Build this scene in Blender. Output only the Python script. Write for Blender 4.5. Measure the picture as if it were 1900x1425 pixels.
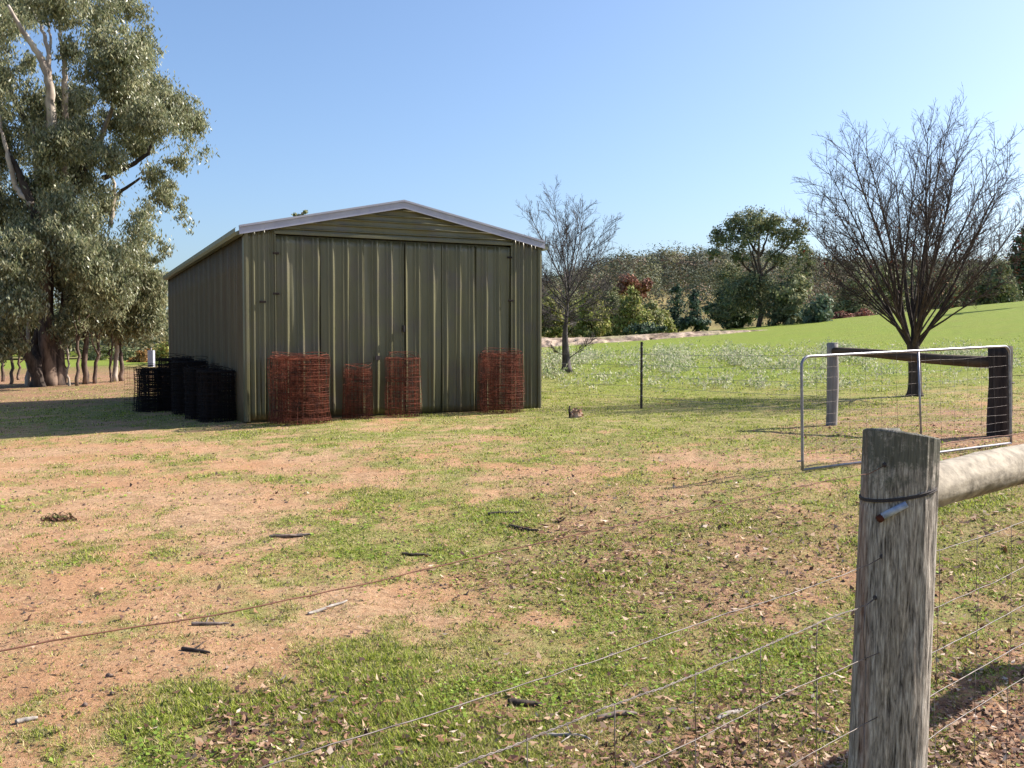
import bpy, math, random
import numpy as np
sc = bpy.context.scene
for o in list(bpy.data.objects): bpy.data.objects.remove(o)
R = math.radians
F = 1776.0; W0 = 1900.0; H0 = 1425.0; HOR = 645.0
PITCH = math.atan((H0/2-HOR)/F)
CAM = np.array([0.0, 0.0, 1.5])
# ------------------------------------------------------------------ camera
cd = bpy.data.cameras.new("camera"); cam = bpy.data.objects.new("camera", cd); sc.collection.objects.link(cam)
cam.location = CAM; cam.rotation_euler = (math.pi/2-PITCH, 0, 0)
cd.sensor_width = 36; cd.lens = 36*F/W0; cd.clip_start = 0.05; cd.clip_end = 6000
sc.camera = cam
# ------------------------------------------------------------------ light
SUN_EL = R(38.5); SH = np.array([math.cos(R(19.7)), math.sin(R(19.7))]); SH = SH/np.linalg.norm(SH)   # horizontal direction to the sun
AZ = math.atan2(SH[0], SH[1])
w = bpy.data.worlds.new("World"); sc.world = w; w.use_nodes = True
nt = w.node_tree; bg = nt.nodes["Background"]
sky = nt.nodes.new("ShaderNodeTexSky"); sky.sky_type = 'NISHITA'; sky.sun_disc = False
sky.sun_elevation = SUN_EL; sky.sun_rotation = AZ; sky.altitude = 150; sky.air_density = 1.0; sky.dust_density = 2.2; sky.ozone_density = 5.0
nt.links.new(sky.outputs[0], bg.inputs[0]); bg.inputs[1].default_value = 0.097
ld = bpy.data.lights.new("sun", 'SUN'); ld.energy = 5.0; ld.angle = R(0.53); ld.color = (1.0, 0.93, 0.82)
sun = bpy.data.objects.new("sun", ld); sc.collection.objects.link(sun)
sun.rotation_euler = (math.pi/2-SUN_EL, 0, math.atan2(SH[0], -SH[1]))
sun.location = (20, 10, 30)
sc.view_settings.view_transform = 'Standard'; sc.view_settings.look = 'None'
sc.view_settings.exposure = 1.12; sc.view_settings.gamma = 1.0; sc.view_settings.use_curve_mapping = False
sc.cycles.max_bounces = 6; sc.cycles.transparent_max_bounces = 4

# ------------------------------------------------------------------ numeric helpers
def P(x, y, Y):
    """world point seen at photograph pixel (x, y) at world distance Y"""
    v = (H0/2-y)/F; yy = math.cos(PITCH)+math.sin(PITCH)*v; zz = -math.sin(PITCH)+math.cos(PITCH)*v
    k = Y/yy
    return np.array([(x-W0/2)/F*k, Y, CAM[2]+zz*k])
def _hash(ix, iy, seed):
    n = (ix.astype(np.int64)*374761393 + iy.astype(np.int64)*668265263 + seed*1442695041) & 0xffffffff
    n = ((n ^ (n >> 13))*1274126177) & 0xffffffff
    return ((n ^ (n >> 16)) & 0xffff)/65535.0
def vn(x, y, seed=0):
    x = np.asarray(x, float); y = np.asarray(y, float)
    ix = np.floor(x); iy = np.floor(y); fx = x-ix; fy = y-iy
    fx = fx*fx*(3-2*fx); fy = fy*fy*(3-2*fy)
    a = _hash(ix, iy, seed); b = _hash(ix+1, iy, seed); c = _hash(ix, iy+1, seed); d = _hash(ix+1, iy+1, seed)
    return (a*(1-fx)+b*fx)*(1-fy)+(c*(1-fx)+d*fx)*fy
def fbm(x, y, seed=0, oct=4):
    s = 0; a = 1; t = 0
    for i in range(oct):
        s = s+a*vn(x*2**i, y*2**i, seed+i*17); t += a; a *= .5
    return s/t
CP = np.array([(-3,1,0),(0,1,0),(3,1.5,0),(0,3,0),(1.5,4,-.08),(3,4,-.10),(2.3,4.6,-.08),(-3,5,0),(0,5.5,.03),(-5,9,0),(-9,8,-.1),(0,9,.12),(2.8,9.3,.25),
 (5.64,11,.41),(5.9,12,.43),(4.7,14,.33),(0,13,.22),(2,14,.28),(-4.5,16.0,.27),(-3,16.2,.28),(-1,17,.30),(.53,18.4,.35),(2.5,17.5,.33),(-7.8,14.6,.0),(-9.5,13.2,-.08),(-9.6,26.8,.1),(-7,21,.2),
 (-13,24,-.12),(-12,17,-.14),(8.4,20,.5),(6.3,18.8,.33),(2,26,.8),(0,40,1.2),(8,40,1.3),(12,30,1.1),(14,25,1.0),(10,16,.55),(9,12,.5),
 (1.7,60,1.65),(10,60,1.8),(17,60,2.6),(23,70,3.4),(37.5,70,6.1),(30,50,3.6),(20,40,2.1),(60,80,8.5),(50,60,6.5),(45,40,4.5),(30,25,2.2),
 (40,110,4),(25,110,1.5),(0,90,1.5),(60,130,4),(-15,33,.1),(-15,60,.2),(-32,60,.2),(-20,100,.3),(-8,60,.7),(-40,100,.3),(-30,30,-.1),(-20,14,-.15),(8,6,.25)], float)
def H(X, Y, fine=True):
    X = np.asarray(X, float); Y = np.asarray(Y, float); shp = X.shape
    x = X.ravel(); y = Y.ravel()
    sw = np.full(x.shape, 1e-9); sz = np.full(x.shape, 1e-9)*.5
    for cx, cy, cz in CP:
        s = .2*math.hypot(cx, cy)+.9
        q = np.exp(-((x-cx)**2+(y-cy)**2)/(2*s*s))/(s*s)*4
        sw += q; sz += q*cz
    z = sz/sw
    if fine:
        r = np.hypot(x, y)
        z = z+.05*(fbm(x*.35, y*.35, 5, 3)-.5)*np.clip(r/4, 0, 1)+(.022*(fbm(x*2.2, y*2.2, 9, 3)-.5)+.018*(vn(x*9, y*9, 3)-.5))*np.clip(1.6-r/18, .3, 1)
    return z.reshape(shp)
def G(px, py, ymax=140):
    """where the line of sight through a photograph pixel meets the ground"""
    Ys = 2.0*(ymax/2.0)**np.linspace(0, 1, 1500)
    d = P(px, py, 1.0)-CAM
    pts = CAM[None]+Ys[:, None]*d[None]
    h = H(pts[:, 0], pts[:, 1]); i = np.argmax(pts[:, 2] < h)
    if pts[i, 2] >= h[i]: i = len(Ys)-1
    return np.array([pts[i, 0], pts[i, 1], h[i]])

# ------------------------------------------------------------------ object helpers
def tag(o, label=None, cat=None, group=None, kind=None):
    if label: o["label"] = label
    if cat: o["category"] = cat
    if group: o["group"] = group
    if kind: o["kind"] = kind
    return o
def mesh(name, V, Fc, mat, parent=None, smooth=False, col=None, origin=None):
    V = np.asarray(V, float)
    if origin is not None: V = V-np.asarray(origin)[None]
    me = bpy.data.meshes.new(name)
    if isinstance(Fc, np.ndarray):
        n, k = Fc.shape
        me.vertices.add(len(V)); me.vertices.foreach_set("co", V.astype(np.float32).ravel())
        me.loops.add(n*k); me.loops.foreach_set("vertex_index", Fc.astype(np.int32).ravel())
        me.polygons.add(n); me.polygons.foreach_set("loop_start", np.arange(0, n*k, k, dtype=np.int32))
        me.update(calc_edges=True)
    else:
        me.from_pydata([tuple(v) for v in V], [], Fc); me.update()
    if smooth: me.polygons.foreach_set("use_smooth", np.ones(len(me.polygons), dtype=bool))
    if col is not None:
        a = me.attributes.new("Col", 'FLOAT_COLOR', 'POINT')
        c = np.ones((len(V), 4), np.float32); c[:, :3] = col; a.data.foreach_set("color", c.ravel())
    me.materials.append(mat)
    o = bpy.data.objects.new(name, me); sc.collection.objects.link(o)
    if origin is not None and parent is None: o.location = origin
    if parent is not None: o.parent = parent
    return o
def empty(name, loc, label, cat, group=None, rz=0, kind=None):
    o = bpy.data.objects.new(name, None); sc.collection.objects.link(o); o.location = loc; o.rotation_euler = (0, 0, rz)
    o.empty_display_size = .1
    return tag(o, label, cat, group, kind)
class Tubes:
    def __init__(s): s.V = []; s.F = []; s.C = []; s.n = 0
    def add(s, pts, rad, k=6, col=None, cap=True):
        pts = np.asarray(pts, float); m = len(pts)
        rad = np.broadcast_to(np.asarray(rad, float), (m,))
        t = np.gradient(pts, axis=0); t /= np.linalg.norm(t, axis=1)[:, None]+1e-12
        up = np.array([0, 0, 1.0]) if abs(t[0, 2]) < .9 else np.array([1.0, 0, 0])
        u = np.cross(t, up); u /= np.linalg.norm(u, axis=1)[:, None]+1e-12
        v = np.cross(t, u)
        a = np.arange(k)*2*math.pi/k
        ring = pts[:, None, :]+rad[:, None, None]*(np.cos(a)[None, :, None]*u[:, None, :]+np.sin(a)[None, :, None]*v[:, None, :])
        s.V.append(ring.reshape(-1, 3))
        i = np.arange(m-1)[:, None]*k; j = np.arange(k)[None]; jn = (j+1) % k
        q = np.stack([i+j, i+jn, i+k+jn, i+k+j], -1).reshape(-1, 4)+s.n
        s.F.append(q)
        if cap and k > 3:
            b = s.n
            if k == 4: s.F.append(np.array([[b+3, b+2, b+1, b], [b+(m-1)*k, b+(m-1)*k+1, b+(m-1)*k+2, b+(m-1)*k+3]]))
            else:
                for base, sg in ((b, -1), (b+(m-1)*k, 1)):
                    for jj in range(1, k-1, 2):
                        f = [base, base+jj, base+jj+1, base+min(jj+2, k-1)] 
                        if f[3] == f[2]: continue
                        s.F.append(np.array([f[::sg]]))
        if col is not None: s.C.append(np.tile(np.asarray(col)[None], (m*k, 1)))
        s.n += m*k
    def build(s, name, mat, parent=None, smooth=True, origin=None):
        return mesh(name, np.concatenate(s.V), np.concatenate(s.F), mat, parent, smooth, np.concatenate(s.C) if s.C else None, origin)
def box_faces(b=0): return [(b, b+3, b+2, b+1), (b+4, b+5, b+6, b+7), (b, b+1, b+5, b+4), (b+1, b+2, b+6, b+5), (b+2, b+3, b+7, b+6), (b+3, b, b+4, b+7)]
def box(name, lo, hi, mat, parent=None, skew=None, bevel=0):
    (x0, y0, z0), (x1, y1, z1) = lo, hi
    V = [(x0, y0, z0), (x1, y0, z0), (x1, y1, z0), (x0, y1, z0), (x0, y0, z1), (x1, y0, z1), (x1, y1, z1), (x0, y1, z1)]
    if skew: V = [skew(v) for v in V]
    o = mesh(name, V, box_faces(), mat, parent)
    if bevel:
        m = o.modifiers.new("b", 'BEVEL'); m.width = bevel; m.segments = 2
    return o

# ------------------------------------------------------------------ materials
def M(name, rough=.8, spec=.3):
    m = bpy.data.materials.new(name); m.use_nodes = True
    b = m.node_tree.nodes["Principled BSDF"]; b.inputs["Roughness"].default_value = rough
    b.inputs["Specular IOR Level"].default_value = spec
    return m, m.node_tree, b
def node(t, ty, **kw):
    n = t.nodes.new(ty)
    for k, v in kw.items():
        if k in n.inputs.keys(): n.inputs[k].default_value = v
        else: setattr(n, k, v)
    return n
def noise_mat(name, c1, c2, scale=(5, 5, 5), detail=6, rough=.8, spec=.3, bump=.3, dist=.01, lo=.35, hi=.65, c3=None, scale3=1.5, metal=0, coords='Object'):
    m, t, b = M(name, rough, spec)
    tc = node(t, "ShaderNodeTexCoord"); mp = node(t, "ShaderNodeMapping"); mp.inputs["Scale"].default_value = scale
    n = node(t, "ShaderNodeTexNoise", Scale=1.0, Detail=detail, Roughness=.6)
    r = node(t, "ShaderNodeValToRGB"); r.color_ramp.elements[0].position = lo; r.color_ramp.elements[1].position = hi
    r.color_ramp.elements[0].color = (*c1, 1); r.color_ramp.elements[1].color = (*c2, 1)
    L = t.links.new
    L(tc.outputs[coords], mp.inputs[0]); L(mp.outputs[0], n.inputs["Vector"]); L(n.outputs[0], r.inputs[0])
    out = r.outputs[0]
    if c3 is not None:
        n3 = node(t, "ShaderNodeTexNoise", Scale=scale3, Detail=4); L(tc.outputs[coords], n3.inputs["Vector"])
        r3 = node(t, "ShaderNodeValToRGB"); r3.color_ramp.elements[0].position = .5; r3.color_ramp.elements[1].position = .68
        mx = node(t, "ShaderNodeMix", data_type='RGBA'); L(n3.outputs[0], r3.inputs[0]); L(r3.outputs[0], mx.inputs[0])
        L(out, mx.inputs[6]); mx.inputs[7].default_value = (*c3, 1); out = mx.outputs[2]
    L(out, b.inputs["Base Color"])
    b.inputs["Metallic"].default_value = metal
    if bump:
        bp = node(t, "ShaderNodeBump", Strength=bump, Distance=dist); L(n.outputs[0], bp.inputs["Height"]); L(bp.outputs[0], b.inputs["Normal"])
    return m
def leaf_mat(name, trans=.35, rough=.5, spec=.35):
    m, t, b = M(name, rough, spec)
    a = node(t, "ShaderNodeAttribute", attribute_name="Col")
    L = t.links.new
    L(a.outputs["Color"], b.inputs["Base Color"])
    tr = node(t, "ShaderNodeBsdfTranslucent"); L(a.outputs["Color"], tr.inputs[0])
    mx = node(t, "ShaderNodeMixShader"); mx.inputs[0].default_value = trans
    out = t.nodes["Material Output"]
    L(b.outputs[0], mx.inputs[1]); L(tr.outputs[0], mx.inputs[2]); L(mx.outputs[0], out.inputs[0])
    return m
GREY = dict(c1=(.30, .28, .18), c2=(.33, .31, .205))
m_clad = noise_mat("painted_steel_olive", (.092, .085, .040), (.120, .110, .053), (3, 3, .8), 5, .42, .6, .0, c3=(.10, .085, .056), scale3=2.2)
m_clad_side = noise_mat("shaded_side_steel", (.088, .066, .036), (.112, .086, .048), (3, 3, .8), 5, .6, .3, 0, c3=(.095, .066, .038), scale3=2.2)  # browner copy of the olive paint; side wall shade put into the colour
m_trim = noise_mat("painted_steel_pale", (.32, .32, .40), (.38, .38, .45), (4, 4, 4), 4, .45, .4, 0)
m_gutter = noise_mat("gutter_steel", (.16, .165, .115), (.19, .19, .13), (4, 4, 4), 4, .45, .4, 0)
m_rust = noise_mat("rusted_wire", (.07, .022, .014), (.22, .062, .034), (14, 14, 9), 5, .85, .2, 0, c3=(.05, .022, .018), scale3=5)
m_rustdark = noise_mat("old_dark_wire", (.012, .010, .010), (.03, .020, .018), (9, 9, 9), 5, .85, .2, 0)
m_galv = noise_mat("galvanised_steel", (.17, .17, .20), (.30, .29, .32), (20, 20, 20), 5, .42, .5, .1, .002, metal=.55)
m_wire = noise_mat("weathered_wire", (.06, .048, .045), (.18, .15, .14), (30, 30, 30), 4, .55, .4, 0, metal=.4)
m_wirerust = noise_mat("rusty_strand", (.09, .038, .025), (.18, .08, .05), (25, 25, 25), 4, .8, .3, 0)
m_picket = noise_mat("dark_picket", (.035, .028, .03), (.07, .055, .05), (9, 9, 9), 4, .8, .3, 0)
m_darkwood = noise_mat("dark_hardwood", (.018, .014, .014), (.05, .038, .034), (18, 18, 2.5), 6, .85, .2, .6, .01)
m_greywood = noise_mat("grey_hardwood", (.17, .155, .155), (.30, .275, .27), (20, 20, 2.2), 6, .85, .2, .6, .01)
m_railwood = noise_mat("brown_rail_wood", (.045, .03, .022), (.10, .07, .05), (3, 3, 18), 6, .85, .2, .5, .01)
m_bark_d = noise_mat("dark_bark", (.035, .028, .026), (.085, .065, .055), (14, 14, 3), 6, .9, .15, .8, .02)
m_bark_g = noise_mat("gum_bark", (.045, .032, .028), (.22, .155, .12), (5, 5, 1.2), 6, .8, .2, .5, .02, lo=.4, hi=.62, c3=(.05, .035, .03), scale3=1.2)
m_bark_p = noise_mat("pale_gum_bark", (.24, .19, .16), (.52, .45, .38), (4, 4, 1.5), 5, .75, .2, .3, .01)
m_leaf = leaf_mat("gum_leaves", .42, .38, .5)
m_far = leaf_mat("distant_leaves", .25, .7, .2)
m_grass = leaf_mat("grass_blades", .4, .6, .25)
m_litter = leaf_mat("fallen_leaves", .15, .7, .25)
m_weed = leaf_mat("thistle_leaves", .25, .7, .2)
m_stone = noise_mat("field_stone", (.10, .07, .06), (.22, .16, .13), (20, 20, 20), 5, .9, .2, .5, .01)
m_bank = noise_mat("clay_bank", (.14, .10, .075), (.42, .33, .26), (.9, .9, 1.6), 8, .95, .1, 1.0, .3, lo=.38, hi=.62, c3=(.26, .24, .13), scale3=.35)

# strainer post: weathered timber with its own colours (lichen near the top, iron stain)
def post_mat():
    m, t, b = M("weathered_post_timber", .88, .18); L = t.links.new
    tc = node(t, "ShaderNodeTexCoord"); mp = node(t, "ShaderNodeMapping"); mp.inputs["Scale"].default_value = (120, 120, 13)
    n = node(t, "ShaderNodeTexNoise", Scale=1.0, Detail=8, Roughness=.7, Distortion=.5)
    r = node(t, "ShaderNodeValToRGB"); e = r.color_ramp.elements
    e[0].position = .34; e[0].color = (.035, .028, .024, 1); e[1].position = .66; e[1].color = (.52, .465, .415, 1)
    x = r.color_ramp.elements.new(.5); x.color = (.27, .235, .205, 1)
    L(tc.outputs["Object"], mp.inputs[0]); L(mp.outputs[0], n.inputs["Vector"]); L(n.outputs[0], r.inputs[0])
    # lichen at the top
    n2 = node(t, "ShaderNodeTexNoise", Scale=38.0, Detail=7, Roughness=.75); L(tc.outputs["Object"], n2.inputs["Vector"])
    sp = node(t, "ShaderNodeSeparateXYZ"); L(tc.outputs["Object"], sp.inputs[0])
    mr = node(t, "ShaderNodeMapRange"); mr.inputs[1].default_value = 1.10; mr.inputs[2].default_value = 1.27; L(sp.outputs[2], mr.inputs[0])
    ad = node(t, "ShaderNodeMath", operation='MULTIPLY_ADD'); L(mr.outputs[0], ad.inputs[0]); ad.inputs[1].default_value = .30; L(n2.outputs[0], ad.inputs[2])
    r2 = node(t, "ShaderNodeValToRGB"); r2.color_ramp.elements[0].position = .64; r2.color_ramp.elements[1].position = .80; L(ad.outputs[0], r2.inputs[0])
    mx = node(t, "ShaderNodeMix", data_type='RGBA'); L(r2.outputs[0], mx.inputs[0]); L(r.outputs[0], mx.inputs[6]); mx.inputs[7].default_value = (.12, .115, .095, 1)
    # fine pale fibres
    mp3 = node(t, "ShaderNodeMapping"); mp3.inputs["Scale"].default_value = (300, 300, 22); L(tc.outputs["Object"], mp3.inputs[0])
    n3 = node(t, "ShaderNodeTexNoise", Scale=1.0, Detail=5); L(mp3.outputs[0], n3.inputs["Vector"])
    mx3 = node(t, "ShaderNodeMix", data_type='RGBA', blend_type='OVERLAY'); mx3.inputs[0].default_value = .75; L(mx.outputs[2], mx3.inputs[6]); L(n3.outputs[0], mx3.inputs[7])
    # iron stain streak on the left flank, below the bolt
    mp4 = node(t, "ShaderNodeMath", operation='ADD'); mp4.inputs[1].default_value = .062; L(sp.outputs[0], mp4.inputs[0])
    ab = node(t, "ShaderNodeMath", operation='ABSOLUTE'); L(mp4.outputs[0], ab.inputs[0])
    mr4 = node(t, "ShaderNodeMapRange"); mr4.inputs[1].default_value = .010; mr4.inputs[2].default_value = .002; mr4.inputs[4].default_value = .65; L(ab.outputs[0], mr4.inputs[0])
    ml = node(t, "ShaderNodeMath", operation='MULTIPLY'); L(mr4.outputs[0], ml.inputs[0]); L(n3.outputs[0], ml.inputs[1])
    mx4 = node(t, "ShaderNodeMix", data_type='RGBA'); L(ml.outputs[0], mx4.inputs[0]); L(mx3.outputs[2], mx4.inputs[6]); mx4.inputs[7].default_value = (.30, .13, .085, 1)
    L(mx4.outputs[2], b.inputs["Base Color"])
    bp = node(t, "ShaderNodeBump", Strength=.9, Distance=.006); L(n.outputs[0], bp.inputs["Height"])
    bp2 = node(t, "ShaderNodeBump", Strength=.6, Distance=.002); L(n3.outputs[0], bp2.inputs["Height"]); L(bp.outputs[0], bp2.inputs["Normal"])
    L(bp2.outputs[0], b.inputs["Normal"])
    return m
m_post = post_mat()
m_log = noise_mat("pale_log", (.17, .145, .115), (.37, .32, .255), (22, 22, 34), 8, .85, .2, .7, .006, lo=.3, hi=.6, c3=(.13, .11, .085), scale3=11)

# ground material: dirt and turf mixed by the vertex attribute "Col" (r = turf cover, g = litter, b = far pasture)
def ground_mat():
    m, t, b = M("paddock_ground", .95, .1); L = t.links.new
    a = node(t, "ShaderNodeAttribute", attribute_name="Col"); sp = node(t, "ShaderNodeSeparateColor"); L(a.outputs["Color"], sp.inputs[0])
    tc = node(t, "ShaderNodeTexCoord")
    def nz(s, d=6, rr=.65):
        n = node(t, "ShaderNodeTexNoise", Scale=s, Detail=d, Roughness=rr); L(tc.outputs["Object"], n.inputs["Vector"]); return n
    def ramp(src, stops):
        r = node(t, "ShaderNodeValToRGB"); e = r.color_ramp.elements
        e[0].position, e[0].color = stops[0][0], (*stops[0][1], 1); e[1].position, e[1].color = stops[-1][0], (*stops[-1][1], 1)
        for p, c in stops[1:-1]: x = e.new(p); x.color = (*c, 1)
        L(src, r.inputs[0]); return r.outputs[0]
    def mix(f, A, B, bt='MIX'):
        x = node(t, "ShaderNodeMix", data_type='RGBA', blend_type=bt)
        if isinstance(f, float): x.inputs[0].default_value = f
        else: L(f, x.inputs[0])
        for s, i in ((A, 6), (B, 7)):
            if isinstance(s, tuple): x.inputs[i].default_value = (*s, 1)
            else: L(s, x.inputs[i])
        return x.outputs[2]
    n_f = nz(28, 8, .75); n_m = nz(3.5, 6); n_l = nz(.6, 5)
    dirt = ramp(n_f.outputs[0], [(.28, (.12, .068, .04)), (.44, (.38, .235, .138)), (.70, (.57, .39, .26))])
    dirt = mix(.8, dirt, ramp(nz(6.5, 7, .75).outputs[0], [(.30, (.52, .50, .45)), (.5, (.95, .95, .92)), (.72, (1.2, 1.15, 1.1))]), 'MULTIPLY')
    dirt = mix(ramp(n_l.outputs[0], [(.42, (0, 0, 0)), (.6, (.55, .55, .55))]), dirt, (.40, .20, .10))
    dry = ramp(n_f.outputs[0], [(.3, (.20, .165, .07)), (.7, (.44, .37, .18))])
    turf = ramp(n_f.outputs[0], [(.25, (.055, .062, .014)), (.5, (.165, .18, .04)), (.75, (.27, .29, .075))])
    turf = mix(ramp(n_m.outputs[0], [(.40, (0, 0, 0)), (.62, (.8, .8, .8))]), turf, dry)
    # cover threshold with ragged edge
    ad = node(t, "ShaderNodeMath", operation='ADD'); L(sp.outputs[0], ad.inputs[0])
    sc1 = node(t, "ShaderNodeMath", operation='MULTIPLY_ADD'); L(n_f.outputs[0], sc1.inputs[0]); sc1.inputs[1].default_value = 1.1; sc1.inputs[2].default_value = -.55
    L(sc1.outputs[0], ad.inputs[1])
    cover = ramp(ad.outputs[0], [(.30, (0, 0, 0)), (.70, (1, 1, 1))])
    col = mix(cover, dirt, turf)
    green = ramp(n_m.outputs[0], [(.3, (.11, .165, .016)), (.7, (.20, .265, .03))])
    green = mix(.35, green, ramp(nz(9, 7, .8).outputs[0], [(.3, (.07, .10, .012)), (.7, (.22, .25, .06))]))
    green = mix(ramp(nz(.45, 5, .6).outputs[0], [(.42, (0, 0, 0)), (.62, (.55, .55, .55))]), green, (.17, .205, .03))
    col = mix(sp.outputs[2], col, green)
    lit = ramp(nz(45, 6, .8).outputs[0], [(.35, (.10, .045, .03)), (.55, (.24, .13, .09)), (.75, (.50, .36, .28))])
    gm = node(t, "ShaderNodeMath", operation='MULTIPLY'); L(sp.outputs[1], gm.inputs[0]); L(ramp(nz(16, 5, .7).outputs[0], [(.4, (0, 0, 0)), (.55, (1, 1, 1))]), gm.inputs[1])
    col = mix(gm.outputs[0], col, lit)
    L(col, b.inputs["Base Color"])
    bp = node(t, "ShaderNodeBump", Strength=.9, Distance=.03); L(n_f.outputs[0], bp.inputs["Height"])
    L(bp.outputs[0], b.inputs["Normal"])
    return m
m_ground = ground_mat()

# ------------------------------------------------------------------ ground cover map
COV = [(200,880,.12),(500,850,.18),(60,850,.2),(100,980,.12),(350,950,.10),(300,1060,.08),(60,1080,.05),(100,1180,.2),(650,900,.2),(480,1000,.12),(620,1060,.25),(500,1100,.1),(750,1130,.12),
 (560,1180,.12),(350,1200,.15),(250,1280,.2),(60,1300,.25),(420,1290,.15),(880,1120,.25),(250,1130,.25),(880,850,.45),(800,810,.5),(1000,860,.4),(1200,865,.2),(1330,880,.3),(1450,945,.18),(1320,985,.35),(1100,900,.45),
 (700,820,.45),(1050,810,.75),(1300,800,.85),(400,800,.4),(200,810,.3),(60,780,.6),(750,1010,.8),(700,970,.75),(880,950,.7),(950,1000,.7),(1200,1010,.6),(1100,950,.65),(1300,930,.5),(1250,1060,.55),(1450,1060,.55),
 (1000,1200,.8),(820,1230,.9),(650,1300,.8),(700,1380,.85),(1000,1300,.7),(900,1390,.65),(560,1400,.8),(330,1400,.8),(300,1350,.6),(150,1420,.6),(1200,1150,.8),(1400,1150,.8),(1200,1300,.75),(1400,1300,.75),(1500,1400,.55),
 (1850,1050,.8),(1800,1150,.75),(1850,1250,.5),(1850,1400,.3),(1850,960,.65),(1500,880,.45),(1550,820,.6),(1800,790,.4),(1850,850,.35),(1500,760,.8),(1300,760,.95),(1100,780,.9),(1700,770,.5),(90,740,.5),(250,735,.6),
 (1100,700,.95),(1400,700,.95),(1300,650,1),(1800,700,.7),(1860,740,.45),(40,705,.25),(150,700,.3),(100,730,.55),(180,675,.95),(700,790,.6),(550,800,.55)]
LIT = [(1150,1040,.7),(1000,1080,.7),(1300,1060,.85),(1400,1080,.7),(1450,1020,.4),(1250,970,.4),(1850,1200,.7),(1750,1180,.5),(1850,1380,.95),(1780,1420,.9),(1500,1390,.9),(1400,1340,.6),(1550,1330,.5),(1250,1180,.35),(1650,1300,.5),
 (1860,1130,.4),(1750,800,.7),(1820,815,.6),(950,1400,.35),(560,1310,.5),(1000,1320,.3),(1150,1250,.3),(1200,860,.2),(200,1300,.05),(500,1000,.03),(300,900,.05),(800,1000,.05),(600,1200,.03),(60,712,.95),(180,708,.8),(20,720,.9),(1300,760,.1),(900,800,.05),(1250,700,.1),(1850,700,.1),(1050,1150,.2),(1500,1200,.3),(1400,900,.2),(700,1350,.15),(800,1180,.1)]
def build_map(L):
    A = []
    for px, py, v in L:
        g = G(px, py); A.append((math.atan2(g[0], g[1]), math.log(math.hypot(g[0], g[1])), v))
    return A
COVM = build_map(COV); LITM = build_map(LIT)
def interp(Mp, X, Y, st=.05, sr=.10, default=.6):
    th = np.arctan2(X, Y); lr = np.log(np.hypot(X, Y)+1e-6)
    sw = np.full(th.shape, 1e-3); s = sw*default
    for a, b, v in Mp:
        q = np.exp(-((th-a)/st)**2/2-((lr-b)/sr)**2/2); sw = sw+q; s = s+q*v
    return s/sw
def cover(X, Y):
    c = interp(COVM, X, Y, .055, .11, .65)
    c = c*.82+.15+1.05*(fbm(X*1.5, Y*1.5, 31, 4)-.5)+.75*(fbm(X*6, Y*6, 77, 2)-.5)
    return np.clip(c, 0, 1)
def litter(X, Y):
    return np.clip(interp(LITM, X, Y, .05, .10, .08)*1.15+.5*(fbm(X*1.6, Y*1.6, 51, 3)-.5)*1.0-.05, 0, 1)
def far_green(X, Y):
    r = np.hypot(X, Y)
    g = np.clip((Y-17)/9, 0, 1)*np.clip((X-.2)/2.5, 0, 1)*np.clip(.45+.9*fbm(X*.5, Y*.35, 88, 3)+np.clip((Y-24)/10, 0, .6), 0, 1)
    g2 = np.clip((Y-40)/10, 0, 1)*np.clip((-X-3)/3, 0, 1)
    return np.maximum(g, g2)*.95
def build_ground():
    th = np.concatenate([np.arange(-180, -44, 4), np.arange(-44, 44, .17), np.arange(44, 180, 4)])
    th = np.radians(th); nt_ = len(th)
    r = np.concatenate([np.array([.02, .3, .8, 1.4]), 1.8*(130/1.8)**np.linspace(0, 1, 300), 130*(3000/130)**np.linspace(.03, 1, 22)])
    T, Rr = np.meshgrid(th, r); X = Rr*np.sin(T); Y = Rr*np.cos(T); Z = H(X, Y)
    k = np.clip((Rr-110)/60, 0, 1); Z = Z*(1-k)+1.0*k
    V = np.stack([X, Y, Z], -1).reshape(-1, 3)
    i = np.arange(len(r)-1)[:, None]*nt_; j = np.arange(nt_)[None]; jn = (j+1) % nt_
    Fq = np.stack([i+j, i+nt_+j, i+nt_+jn, i+jn], -1).reshape(-1, 4)
    x, y = V[:, 0], V[:, 1]
    near = np.clip(interp([], x, y), 0, 1)
    fg = far_green(x, y)
    col = np.stack([cover(x, y), litter(x, y), fg], -1)
    o = mesh("ground", V, Fq, m_ground, None, True, col)
    tag(o, "ground of the house paddock, patchy turf on pinkish bare earth", kind="structure")
build_ground()

# ------------------------------------------------------------------ scattered faces
rng = np.random.default_rng(7)
def leaf_quads(C, D, N, Ln, Wd, pointed=True, fold=0.0):
    """quads centred at C along D (length Ln) with face normal about N and width Wd"""
    D = D/(np.linalg.norm(D, axis=1)[:, None]+1e-9); S = np.cross(D, N); S /= np.linalg.norm(S, axis=1)[:, None]+1e-9
    n = len(C); Ln = np.broadcast_to(Ln, (n,))[:, None]; Wd = np.broadcast_to(Wd, (n,))[:, None]
    a = C-D*Ln/2; c = C+D*Ln/2
    b = C+S*Wd/2-D*Ln*.05; d = C-S*Wd/2-D*Ln*.05
    if fold: 
        Nn = np.cross(S, D); a = a+Nn*Wd*fold; c = c+Nn*Wd*fold
    V = np.stack([a, b, c, d], 1).reshape(-1, 3)
    Fq = np.arange(4*n).reshape(n, 4)
    return V, Fq
def rdir(n):
    v = rng.normal(size=(n, 3)); return v/np.linalg.norm(v, axis=1)[:, None]

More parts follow.
